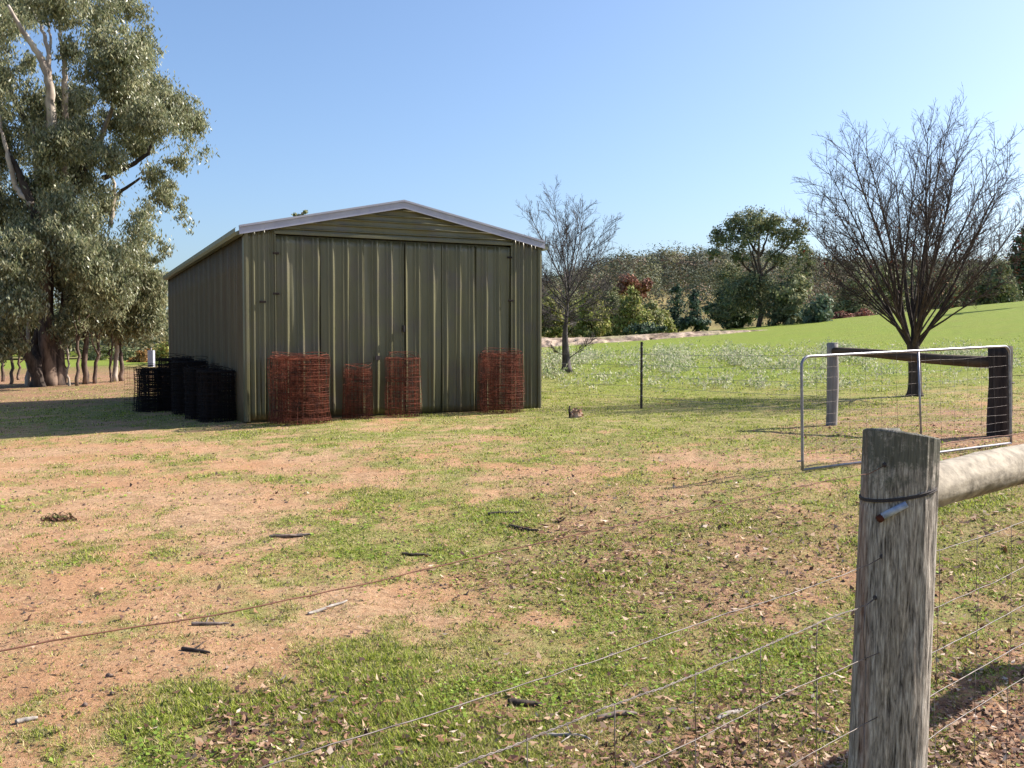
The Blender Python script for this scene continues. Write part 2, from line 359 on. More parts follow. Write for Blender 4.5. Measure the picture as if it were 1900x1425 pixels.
def grass():
    def blades(n, r0, r1, hmin, hmax, wmul, thr=0, seed=0, tuft=6, mode='inv', spr=1., base_=.22):
        m = n//tuft
        u = rng.random(m)
        r = 1/(1/r1+(1/r0-1/r1)*u) if mode == 'inv' else r0*(r1/r0)**u
        th = np.radians(rng.uniform(-40, 40, m))
        X = r*np.sin(th); Y = r*np.cos(th)
        c = cover(X, Y)
        c2 = c*np.clip(.4+1.3*vn(X*4, Y*4, 91), 0, 1.2)
        keep = rng.random(m) < np.clip((c2-.10)*1.6, base_*np.clip(vn(X*3, Y*3, 63)*2.2-.5, .05, 1), 1)
        X, Y, c, r = X[keep], Y[keep], c[keep], r[keep]
        X = np.repeat(X, tuft); Y = np.repeat(Y, tuft); c = np.repeat(c, tuft); r = np.repeat(r, tuft)
        k = len(X)
        sp = (.012+.006*r)*spr
        X = X+rng.normal(size=k)*sp; Y = Y+rng.normal(size=k)*sp
        Z = H(X, Y)
        lush = np.clip(vn(X*2.3, Y*2.3, 44)*1.4-.2, 0, 1)*c
        h = (hmin+(hmax-hmin)*rng.random(k)**1.6)*(.42+.55*lush)
        wd = (.0020+.0014*rng.random(k))*wmul*np.clip(r/4, 1, 9)**.85
        a = rng.random(k)*2*math.pi; lean = .3+1.1*rng.random(k)
        tip = np.stack([np.cos(a)*h*lean, np.sin(a)*h*lean, h], -1)
        base = np.stack([X, Y, Z-.004], -1)
        b = a+math.pi/2+rng.normal(size=k)*.5
        s = np.stack([np.cos(b)*wd, np.sin(b)*wd, np.zeros(k)], -1)
        V = np.stack([base-s, base+s, base+tip], 1).reshape(-1, 3)
        g1 = np.array([.19, .24, .035]); g2 = np.array([.42, .46, .075]); dry = np.array([.52, .43, .22]); dk = np.array([.06, .085, .03])
        t1 = rng.random(k)[:, None]; colr = g1*(1-t1)+g2*t1
        isdry = (rng.random(k) < np.clip(.62-.5*lush-.25*c+.12, .12, 1))[:, None]
        colr = np.where(isdry, dry*(.6+.6*rng.random(k)[:, None]), colr)
        isdk = (rng.random(k) < .16)[:, None]; colr = np.where(isdk, dk, colr)
        return V, np.repeat(colr, 3, axis=0)
    T_ = blades(420000, 2.7, 26, .014, .050, 1.15, tuft=14, spr=.35, base_=.35)
    A = blades(600000, 2.7, 9, .009, .030, 1.0)
    B = blades(330000, 7, 24, .012, .045, 1.0)
    C_ = blades(70000, 18, 42, .02, .07, 1.1, mode='log')
    V = np.concatenate([T_[0], A[0], B[0], C_[0]]); c = np.concatenate([T_[1], A[1], B[1], C_[1]])
    o = mesh("grass", V, np.arange(len(V)).reshape(-1, 3), m_grass, None, False, c)
    tag(o, "short patchy winter grass growing over the bare earth", "grass", kind="stuff")
grass()
def broad_weeds():
    n = 60000
    r = 1/(1/14+(1/2.8-1/14)*rng.random(n)); th = np.radians(rng.uniform(-38, 38, n)); X = r*np.sin(th); Y = r*np.cos(th)
    c = cover(X, Y)*np.clip(vn(X*1.7, Y*1.7, 12)*2.2-.7, 0, 1)
    k = rng.random(n) < c; X = X[k]; Y = Y[k]; r = r[k]; n = len(X)
    C = np.stack([X, Y, H(X, Y)+.006+.018*rng.random(n)], -1)
    D = rdir(n); D[:, 2] *= .3; N = rdir(n)*.45+np.array([0, 0, 1.0])
    s = (.008+.012*rng.random(n))*np.clip(r/5, 1, 2)
    V, Fq = leaf_quads(C, D, N, s*1.3, s, fold=.15)
    col = np.array([.17, .26, .04])*(.7+.9*rng.random(n)[:, None])*np.array([1, 1, 1])+np.array([.05, .03, 0])*rng.random(n)[:, None]
    tag(mesh("clover", V, Fq, m_grass, None, False, np.repeat(col, 4, axis=0)), "small round leaved clover among the grass", "ground cover", kind="stuff")
broad_weeds()
def leaf_litter():
    n = 90000
    r = 1/(1/16+(1/2.7-1/16)*rng.random(n)); th = np.radians(rng.uniform(-39, 39, n)); X = r*np.sin(th); Y = r*np.cos(th)
    p = litter(X, Y)**1.4*.8+.010
    k = rng.random(n) < p; X, Y, r = X[k], Y[k], r[k]; n = len(X)
    C = np.stack([X, Y, H(X, Y)+.008+.014*rng.random(n)], -1)
    D = rdir(n); D[:, 2] *= .35; N = rdir(n)*.6+np.array([0, 0, 1.0])
    s = (.012+.020*rng.random(n)**1.5)*np.clip(r/5, 1, 1.5)
    V, Fq = leaf_quads(C, D, N, s*1.5, s*(.4+.55*rng.random(n)), fold=.35)
    pal = np.array([(.15, .075, .045), (.25, .14, .085), (.37, .25, .165), (.44, .33, .24), (.10, .05, .04), (.50, .40, .32), (.24, .13, .07), (.15,.095,.065)])
    col = pal[rng.choice(len(pal), n, p=[.2, .2, .16, .05, .14, .03, .12, .1])]*(.8+.4*rng.random(n)[:, None])
    tag(mesh("leaf_litter", V, Fq, m_litter, None, False, np.repeat(col, 4, axis=0)), "dry brown and tan leaves fallen across the grass", "leaf litter", kind="stuff")
    # a little litter at the foot of the shed and under the gums
leaf_litter()
def crumbs():
    n = 34000
    r = 1/(1/22+(1/2.7-1/22)*rng.random(n)); th = np.radians(rng.uniform(-39, 39, n)); X = r*np.sin(th); Y = r*np.cos(th)
    k = rng.random(n) < np.clip(vn(X*1.3, Y*1.3, 21)*1.8-.3, .08, 1); X, Y, r = X[k], Y[k], r[k]; n = len(X)
    s = (.003+.008*rng.random(n)**3)*np.clip(r/4, 1, 2.0)
    base = np.stack([X, Y, H(X, Y)], -1)
    T = np.array([(1, 0, 0), (-.5, .87, 0), (-.5, -.87, 0), (0, 0, 1)], float)
    a = rng.random(n)*6.28; ca, sa = np.cos(a), np.sin(a)
    Vt = T[None]*s[:, None, None]*(.7+.6*rng.random((n, 4, 1)))
    V = np.stack([Vt[..., 0]*ca[:, None]-Vt[..., 1]*sa[:, None], Vt[..., 0]*sa[:, None]+Vt[..., 1]*ca[:, None], Vt[..., 2]*.8-.001], -1)+base[:, None]
    f = np.array([(0, 1, 3), (1, 2, 3), (2, 0, 3)])[None]+np.arange(n)[:, None, None]*4
    pal = np.array([(.10, .06, .045), (.17, .10, .07), (.30, .17, .11), (.06, .045, .04)])
    col = pal[rng.integers(0, 4, n)]
    tag(mesh("clods", V.reshape(-1, 3), f.reshape(-1, 3), m_litter, None, False, np.repeat(col, 4, axis=0)), "small dark clods and gravel crumbs strewn on the bare earth", "clods", kind="stuff")
crumbs()

# ------------------------------------------------------------------ shed
A0 = P(457, 777, 16.2); B0 = P(1001, 752, 18.6); C0x = P(313, 515, 26.8)
zb = A0[2]; top = P(457, 430, 16.2)[2]; EH = top-zb
UL = math.hypot(B0[0]-A0[0], B0[1]-A0[1]); ang = math.atan2(B0[1]-A0[1], B0[0]-A0[0])
SL = 11.9
shed = empty("metal_shed", (A0[0], A0[1], zb), "olive green ribbed metal shed with a low gable and pale barge boards", "shed", rz=ang)
uh = np.array([math.cos(ang), math.sin(ang)]); wh = np.array([-math.sin(ang), math.cos(ang)])
def U_of(px):     # distance along the front wall seen at pixel column px
    t = (px-W0/2)/F
    d0 = A0[:2]; return (t*d0[1]-d0[0])/(uh[0]-t*uh[1])
def Zf(px, py):   # height on the front wall plane
    u = U_of(px); Yw = A0[1]+u*uh[1]; return P(px, py, Yw)[2]-zb
RISE = Zf(742, 384)-EH; MID = UL/2; SLP = RISE/MID
def roofz(u): return EH+SLP*(MID-abs(u-MID))
def und(u, z, seed, amp):
    return amp*(fbm(u*7.5+seed*3.1, z*.55+seed, seed, 2)-.5)*2+amp*.5*np.sin(u*9+2*np.sin(z*1.1+seed))
def rib(s, w, h, sl):
    return h*np.clip((w/2+sl-np.abs(s))/sl, 0, 1)
def sheet(name, u0, u1, z0, ztop, seed, pitch, parent, amp=.004, minor=True, h=.034, mat=None, xform=None, off=0., du=.0125, dz=.12, phase=0, th=1, lap=None):
    nu = max(2, int((u1-u0)/du)+1); us = np.linspace(u0, u1, nu); nz_ = max(2, int(3.0/dz)+1)
    t = np.linspace(0, 1, nz_); UU, TT = np.meshgrid(us, t)
    zt = np.array([ztop(u) for u in us])[None]; ZZ = z0+(zt-z0)*TT
    s = (UU-phase) % pitch; s = np.where(s > pitch/2, s-pitch, s)
    d = rib(s, .016, h, .038 if minor else .014)
    if minor:
        s2 = (UU-phase+.078) % pitch; s2 = np.where(s2 > pitch/2, s2-pitch, s2); d = np.maximum(d, rib(s2, .010, h*.72, .022))
    d = d+und(UU, ZZ, seed, amp)+off
    V = np.stack([UU, -d, ZZ], -1).reshape(-1, 3)
    if xform: V = xform(V)
    i = np.arange(nz_-1)[:, None]*nu; j = np.arange(nu-1)[None]
    Fq = np.stack([i+j, i+j+1, i+nu+j+1, i+nu+j], -1).reshape(-1, 4)
    o = mesh(name, V, Fq, mat or m_clad, parent, True)
    md = o.modifiers.new("thick", 'SOLIDIFY'); md.thickness = .004; md.offset = -1
    return o
uD0 = U_of(513); uD1 = U_of(946); uMid = U_of(751); zD = Zf(600, 439)
PIT = (U_of(752)-U_of(533))/8.0; PH = U_of(533)
# corner strips of wall beside the doors
sheet("cladding_sheet", .05, uD0-.03, -.02, lambda u: roofz(u)+.012, 3, .17, shed, .010, phase=.14)
sheet("cladding_sheet", uD1+.03, UL-.05, -.02, lambda u: roofz(u)+.012, 5, .17, shed, .006, phase=uD1+.1)
# doors: each leaf is a frame carrying ribbed sheets
def door(u0, u1, seed):
    d = mesh("door", *(lambda V: (V, box_faces()))([(u0, .03, .02), (u1, .03, .02), (u1, .07, .02), (u0, .07, .02), (u0, .03, zD-.02), (u1, .03, zD-.02), (u1, .07, zD-.02), (u0, .07, zD-.02)]), m_clad, shed)
    n = 3; e = np.linspace(u0, u1, n+1)
    for k in range(n):
        sheet("door_sheet", e[k]+.004, e[k+1]-.004, .02, lambda u: zD-.03, seed+k*2, PIT, d, .018, phase=PH, off=.0)
    return d
dl = door(uD0, uMid-.008, 11); dr = door(uMid+.008, uD1, 31)
box("handle", (uMid-.05, -.09, Zf(751, 616)), (uMid-.02, -.03, Zf(751, 604)), m_picket, dr)
box("handle", (U_of(698)-.03, -.07, Zf(698, 668)), (U_of(698)+.05, -.035, Zf(698, 660)), m_picket, dl)
for px, py, par in ((513, 470, dl), (513, 545, dl), (488, 560, shed), (944, 478, dr), (946, 558, dr), (514, 700, dl), (946, 700, dr)):
    u = U_of(px); z = Zf(px, py)
    box("hinge", (u-.055, -.052, z-.018), (u+.055, -.036, z+.018), m_rustdark, par, bevel=.004)
# jambs, header, gable sheets, corner flashings
box("door_jamb", (uD0-.028, -.05, -.02), (uD0-.004, .02, zD), m_clad, shed, bevel=.004)
box("door_jamb", (uD1+.004, -.05, -.02), (uD1+.028, .02, zD), m_clad, shed, bevel=.004)
box("door_track", (uD0-.03, -.06, zD+.002), (uD1+.03, -.012, zD+.055), m_clad, shed, bevel=.006)
def gable():
    zlo = zD+.057
    for k, (za, zc) in enumerate(((zlo, zlo+.42), (zlo+.42, EH+RISE))):
        us = np.linspace(uD0-.03, uD1+.03, 90); ts = np.linspace(0, 1, 60)
        UU, TT = np.meshgrid(us, ts)
        topz = np.clip(np.array([roofz(u)+.012 for u in us]), None, zc)[None]
        ZZ = za+np.maximum(topz-za, 0.001)*TT
        s = (ZZ-zlo-.05) % .105; s = np.where(s > .0525, s-.105, s)
        d = rib(s, .016, .022, .012)+und(ZZ*.9, UU*2.2, 61+k, .007)+.006*np.sin(UU*6.5+ZZ*9)+k*.003
        V = np.stack([UU, -d-.005, ZZ], -1).reshape(-1, 3); nu = len(us)
        i = np.arange(len(ts)-1)[:, None]*nu; j = np.arange(nu-1)[None]
        Fq = np.stack([i+j, i+j+1, i+nu+j+1, i+nu+j], -1).reshape(-1, 4)
        keep = (np.maximum(topz-za, 0)[0] > .002); fk = keep[(Fq[:, 0] % nu)] & keep[(Fq[:, 1] % nu)]
        mesh("gable_sheet", V, Fq[fk], m_clad, shed, True)
gable()
def corner(u, flip):
    s = -1 if flip else 1
    pts = [(u-.02*s, .10), (u-.02*s, -.045), (u+.01*s, -.052), (u+.05*s, -.045), (u+.062*s, -.02), (u+.062*s, .02)]
    V = [(a, b, z) for z in (-.05, EH-.01) for a, b in pts]; n = len(pts)
    Fc = [(i, i+1, n+i+1, n+i) for i in range(n-1)]
    mesh("corner_flashing", V, Fc, m_clad, shed)
corner(0, False); corner(UL, True)
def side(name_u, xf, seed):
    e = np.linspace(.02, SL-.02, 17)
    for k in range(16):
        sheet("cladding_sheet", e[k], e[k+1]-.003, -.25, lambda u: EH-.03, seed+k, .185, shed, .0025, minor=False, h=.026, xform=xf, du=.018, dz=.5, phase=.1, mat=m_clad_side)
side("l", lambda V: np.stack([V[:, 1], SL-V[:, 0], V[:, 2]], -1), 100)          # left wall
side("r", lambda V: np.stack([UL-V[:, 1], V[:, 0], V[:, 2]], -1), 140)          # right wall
sheet("cladding_sheet", .02, UL-.02, -.25, lambda u: roofz(UL-u)+.012, 170, .185, shed, .002, minor=False, h=.026, xform=lambda V: np.stack([UL-V[:, 0], SL-V[:, 1], V[:, 2]], -1), du=.02, dz=.6)
box("corner_post", (-.03, SL-.06, -.25), (.04, SL+.04, EH), m_gutter, shed)
# roof
OVL, OVR, OVF = .05, .04, .03
for sgn in (0, 1):
    n = 60; vs = np.linspace(-OVF, SL+.03, int((SL+.06)/.03)); us = np.array([0, .5, 1.0])
    ua = (-OVL, MID) if sgn == 0 else (MID, UL+OVR)
    UU, VV = np.meshgrid(np.linspace(ua[0], ua[1], 3), vs)
    s = VV % .19; s = np.where(s > .095, s-.19, s)
    ZZ = EH+SLP*(MID-np.abs(UU-MID))+.035+rib(s, .02, .028, .012)
    V = np.stack([UU, VV, ZZ], -1).reshape(-1, 3)
    i = np.arange(len(vs)-1)[:, None]*3; j = np.arange(2)[None]
    Fq = np.stack([i+j, i+j+1, i+3+j+1, i+3+j], -1).reshape(-1, 4)
    mesh("roof", V, Fq, m_trim, shed, False)
box("ridge_cap", (MID-.18, -.06, 0), (MID+.18, SL+.04, .012), m_trim, shed, skew=lambda v: (v[0], v[1], v[2]+EH+RISE+.071-SLP*abs(v[0]-MID)*.0))
# barge boards
for sgn in (0, 1):
    ua, ub = (-.10, MID) if sgn == 0 else (MID, UL+.06)
    sk = lambda v: (v[0], v[1], v[2]+EH+SLP*(MID-abs(v[0]-MID)))
    b = box("barge_board", (ua, -.105, -.028), (ub, -.068, .082), m_trim, shed, skew=sk)
    box("barge_cap", (ua, -.122, .084), (ub, -.05, .118), m_trim, b, skew=sk)
    box("barge_lip", (ua, -.117, -.036), (ub, -.1055, -.018), m_trim, b, skew=sk)
# gutters
def gutter(u0, sgn):
    pr = [(0, .0), (0, -.11), (.10*sgn, -.11), (.125*sgn, -.06), (.125*sgn, .012), (.11*sgn, .012)]
    V = [(u0+a, y, EH+.045+z) for y in (-.06, SL+.03) for a, z in pr]; n = len(pr)
    Fc = [(i, i+1, n+i+1, n+i) for i in range(n-1)]+[(0, 1, 2, 3)[::-1], (n, n+1, n+2, n+3)]
    mesh("gutter", V, Fc, m_gutter, shed)
gutter(-.035, -1); gutter(UL+.035, 1)
box("wall_frame", (.08, .09, -.2), (UL-.08, .13, zD), m_clad, shed)

def loc2w(u, v): return np.array([A0[0]+u*uh[0]+v*wh[0], A0[1]+u*uh[1]+v*wh[1]])
# ------------------------------------------------------------------ rolls of mesh
def mesh_roll(x, y, Rr, h, label, seed, mat, turns=6, pitch=.045, vert=26, loose=.012, flare=0, top_loops=0, wr=.0035):
    rg = np.random.default_rng(seed)
    z0 = float(H(np.array([x]), np.array([y]))[0])
    e = empty("wire_mesh_roll", (x, y, z0), label, "mesh roll", "rolls of old wire mesh by the shed")
    T = Tubes(); a = np.linspace(0, 2*math.pi, 29)
    nz_ = int(h/pitch)
    ph = rg.random(8)*6.28
    def prof(z, an, k):
        return (Rr*(1-.085*k)*(1+.03*math.sin(z*5+ph[0])+flare*max(0, .25-z)*1.2))*(1+.035*np.sin(2*an+ph[1]+k)+.02*np.sin(3*an+ph[2]+z*4))
    for k in range(turns):
        for i in range(nz_+1):
            z = .01+i*pitch*(1+.0*k)+rg.normal()*loose
            z = min(max(z, .005), h)
            rr = prof(z, a, k)+rg.normal()*loose*.5
            T.add(np.stack([rr*np.cos(a), rr*np.sin(a), z+.012*np.sin(a+rg.random()*6.28)+rg.normal()*.003], -1), wr*rg.uniform(.7, 1.2), 3, cap=False)
    T.build("ring_wire", mat, e)
    T2 = Tubes()
    for k in range(turns):
        for i in range(vert):
            an = 2*math.pi*(i+rg.random()*.5)/vert
            zz = np.linspace(0, h+rg.random()*.05*(rg.random() < .3), 7)
            rr = np.array([float(prof(z, np.array([an]), k)[0]) for z in zz])+rg.normal()*.006
            T2.add(np.stack([rr*np.cos(an), rr*np.sin(an), zz], -1), wr*.9, 3, cap=False)
    T2.build("stay_wire", mat, e)
    if top_loops:
        T3 = Tubes()
        for i in range(top_loops):
            a2 = np.linspace(rg.random()*6.28, rg.random()*6.28+4.5, 20); rr = Rr*rg.uniform(.75, 1.03)
            zz = h-.02+.14*rg.random()*np.abs(np.sin((a2-a2[0])*.7))
            T3.add(np.stack([rr*np.cos(a2), rr*np.sin(a2), zz], -1), wr, 3, cap=False)
        T3.build("loose_wire", mat, e)
    return e
def rollpos(px, py, out=0): g = G(px, py); return g
def roll_at(px0, px1, ytop, ybot, off, **kw):
    """roll leaning by the front wall; off = gap from wall to its axis"""
    pm = (px0+px1)/2; u = U_of(pm)
    # point at distance 'off' in front of the wall seen at column pm
    c = A0[:2]-wh*off; t = (pm-W0/2)/F; u = (t*c[1]-c[0])/(uh[0]-t*uh[1]); p = c+uh*u
    Rr = (px1-px0)/2/F*p[1]; zt = P(pm, ytop, p[1])[2]; g = float(H(np.array([p[0]]), np.array([p[1]]))[0])
    return p[0], p[1], Rr, zt-g
x, y, r_, h_ = roll_at(501, 610, 664, 780, .62)
mesh_roll(x, y, r_, h_, "widest rust red wire mesh roll with loose loops on top, near the shed's left corner", 1, m_rust, 6, .055, 34, .024, .25, 18, .0036)
x, y, r_, h_ = roll_at(636, 690, 684, 770, .34)
mesh_roll(x, y, r_, h_, "shortest and smallest rust red wire mesh roll, second from the shed's left corner", 2, m_rust, 4, .075, 20, .018, 0, 5, .0030)
x, y, r_, h_ = roll_at(715, 780, 664, 770, .42)
mesh_roll(x, y, r_, h_, "slim rust red wire mesh roll standing below the door handle", 3, m_rust, 4, .075, 22, .02, 0, 7, .0032)
x, y, r_, h_ = roll_at(886, 972, 657, 764, .52)
mesh_roll(x, y, r_, h_, "rust red wire mesh roll near the shed's right corner", 4, m_rust, 5, .065, 28, .02, 0, 12, .0033)
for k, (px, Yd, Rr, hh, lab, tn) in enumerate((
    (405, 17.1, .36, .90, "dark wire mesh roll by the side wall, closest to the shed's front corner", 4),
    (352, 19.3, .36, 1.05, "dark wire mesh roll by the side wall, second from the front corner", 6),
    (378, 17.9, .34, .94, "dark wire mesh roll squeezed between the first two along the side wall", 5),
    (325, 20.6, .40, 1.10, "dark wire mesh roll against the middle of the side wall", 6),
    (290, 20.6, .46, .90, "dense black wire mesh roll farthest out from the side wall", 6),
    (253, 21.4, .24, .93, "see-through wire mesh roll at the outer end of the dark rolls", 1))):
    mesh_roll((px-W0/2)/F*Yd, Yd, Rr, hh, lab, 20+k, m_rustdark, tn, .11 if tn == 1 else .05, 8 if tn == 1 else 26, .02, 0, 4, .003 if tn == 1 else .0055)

# ------------------------------------------------------------------ near strainer post, rail and wires
PY = 2.4
pt = P(1671, 803, PY); DIA = 133/F*PY
FD = np.array([.73, .69]); FD /= np.linalg.norm(FD)
px_, py_ = pt[0], pt[1]
def near_post():
    base = np.array([px_-.035, py_, float(H(np.array([px_]), np.array([py_]))[0])])
    e = empty("strainer_post", base, "weathered grey timber strainer post with a wire band and bolt, nearest the camera", "post")
    hgt = pt[2]-base[2]+.004
    nr = 72; nz_ = 110; a = np.arange(nr)/nr*2*math.pi; t = np.linspace(0, 1, nz_); z = -.15+(hgt+.15)*t
    AA, ZZ = np.meshgrid(a, z)
    rad = DIA/2*(1+.02*np.cos(2*AA+.6)+.015*np.cos(3*AA))*(1.035-.03*(ZZ/hgt))
    g = fbm(AA*11, ZZ*1.5, 3, 4)-.5
    cr = np.clip(.10-np.abs(vn(AA*4.5, ZZ*.7+3, 8)-.5), 0, .1)/.1
    rad = rad+.007*g-.009*cr**2-.005*np.clip(.03-np.abs(fbm(AA*9, ZZ*1.1+9, 18, 2)-.5), 0, .03)/.03
    zt = hgt-.01+.016*(np.cos(a+2.6))   # slanted sawn top
    ZZ = np.where(ZZ > hgt-.06, ZZ+(zt[None]-hgt+.0)*(ZZ-(hgt-.06))/.06, ZZ)
    rad = rad-.0035*np.exp(-((ZZ-(hgt-.155-.018*np.cos(AA-math.pi)))/.004)**2)
    lx = .036*(ZZ/hgt)
    V = np.stack([rad*np.cos(AA)+lx, rad*np.sin(AA), ZZ], -1).reshape(-1, 3)
    i = np.arange(nz_-1)[:, None]*nr; j = np.arange(nr)[None]; jn = (j+1) % nr
    Fq = np.stack([i+j, i+jn, i+nr+jn, i+nr+j], -1).reshape(-1, 4).tolist()
    V = V.tolist(); b = (nz_-1)*nr
    # rings inward on the cut top
    for q, f in enumerate((1., .96, .7, .4, .12)):
        s = len(V)
        for m in range(nr):
            vx, vy, vz = V[b+m]; V.append(((vx-.036)*f+.036, vy*f, vz+(.004 if q == 1 else .002)*(q > 0)+(.006 if q > 1 else 0)*(vn(np.array([m*.7]), np.array([q*3.]), 5)[0]-.5)))
        for m in range(nr if q else 0): Fq.append([prev+m, prev+(m+1) % nr, s+(m+1) % nr, s+m])
        prev = s
    Fq.append([prev+m for m in range(nr)])
    mesh("shaft", V, [tuple(f) for f in Fq], m_post, e, True)
    # wire band round the neck
    T = Tubes(); aa = np.linspace(0, 2*math.pi, 49); zc = hgt-.155
    for off in (0, .0045): T.add(np.stack([(DIA/2+.001)*1.0*np.cos(aa)+.031, (DIA/2+.001)*np.sin(aa), zc+off-.018*np.cos(aa-math.pi)*-1*-1], -1), .0022, 6, cap=False)
    T.build("wire_band", m_picket, e)
    # gate gudgeon pipe with rusted bolt head
    def onface(ppx, ppy, out=.0):
        q = P(ppx, ppy, PY)-base; xx = q[0]-.036*(q[2]/hgt); xx = max(-DIA/2*.97, min(DIA/2*.97, xx))
        return np.array([q[0], -math.sqrt(max((DIA/2)**2-xx*xx, 0))-out, q[2]])
    p1 = onface(1614, 950, .018); p2 = onface(1654, 924, .006)
    T = Tubes(); T.add([p1, p1*.5+p2*.5, p2], [.0088, .0088, .008], 12); T.build("gudgeon_pin", mk_blue, e)
    T = Tubes(); T.add([p1-np.array([.008, .004, .005]), p1+np.array([.002, 0, .001])], [.0095, .0095], 8); T.build("bolt", m_rustbolt, e)
    for ppx, ppy in ((1623, 857), (1618, 1022), (1608, 1098), (1606, 1408)):
        c = onface(ppx, ppy); T = Tubes(); n = c-np.array([.03*(c[2]/hgt), 0, c[2]]); n /= np.linalg.norm(n)
        T.add([c-n*.006, c+n*.0015], [.0078, .0062], 8); T.build("knot_hole", m_picket, e)
    return base, hgt, onface
mk_blue = noise_mat("blue_grey_paint", (.22, .26, .36), (.38, .42, .52), (60, 60, 60), 4, .45, .4, 0)
m_rustbolt = noise_mat("rusted_bolt", (.05, .015, .010), (.10, .03, .018), (60, 60, 60), 4, .9, .2, .3, .002)
pbase, phgt, onface = near_post()
def near_rail():
    a = P(1725, 900, PY+.02); L_ = 3.55
    st = np.array([px_, py_])+FD*(DIA/2-.015)
    zr = P(1740, 913, st[1])[2]
    en = np.array([px_, py_])+FD*L_
    e = empty("timber_rail", (st[0], st[1], zr), "thick pale debarked log rail fixed to the nearest strainer post", "rail")
    n = 70; k = 40; t = np.linspace(0, 1, n); aa = np.arange(k)/k*2*math.pi
    c = np.stack([st[0]+(en[0]-st[0])*t, st[1]+(en[1]-st[1])*t, zr+.012*np.sin(t*5)], -1)
    S = np.array([-FD[1], FD[0], 0]); Uz = np.array([0, 0, 1.0])
    TT, AA = np.meshgrid(t, aa, indexing='ij')
    rad = .058+.004*np.sin(TT*9)+.011*(fbm(AA*2, TT*14, 4, 4)-.5)-.004*np.clip(.05-np.abs(fbm(AA*2.6, TT*3, 33, 2)-.5), 0, .05)/.05-.004*np.clip(.08-np.abs(vn(AA*1.7, TT*5, 12)-.5), 0, .08)/.08
    V = c[:, None]+rad[..., None]*(np.cos(AA)[..., None]*S+np.sin(AA)[..., None]*Uz)
    i = np.arange(n-1)[:, None]*k; j = np.arange(k)[None]; jn = (j+1) % k
    Fq = np.stack([i+j, i+jn, i+k+jn, i+k+j], -1).reshape(-1, 4)[:, ::-1]
    mesh("log", V.reshape(-1, 3)-np.array([st[0], st[1], zr]), Fq, m_log, e, True)
    # post at the far end (outside the picture on the right)
    b = np.array([en[0]+FD[0]*.08, en[1]+FD[1]*.08]); z = float(H(b[:1], b[1:])[0])
    T = Tubes(); T.add([(0, 0, -.1), (0, 0, .6), (0.01, 0, 1.27), (0.01, 0, 1.285)], [.11, .105, .10, .085], 20)
    o = T.build("strainer_post", m_post, None); o.location = (b[0], b[1], z)
    tag(o, "timber strainer post carrying the far end of the pale log rail", "post")
near_rail()
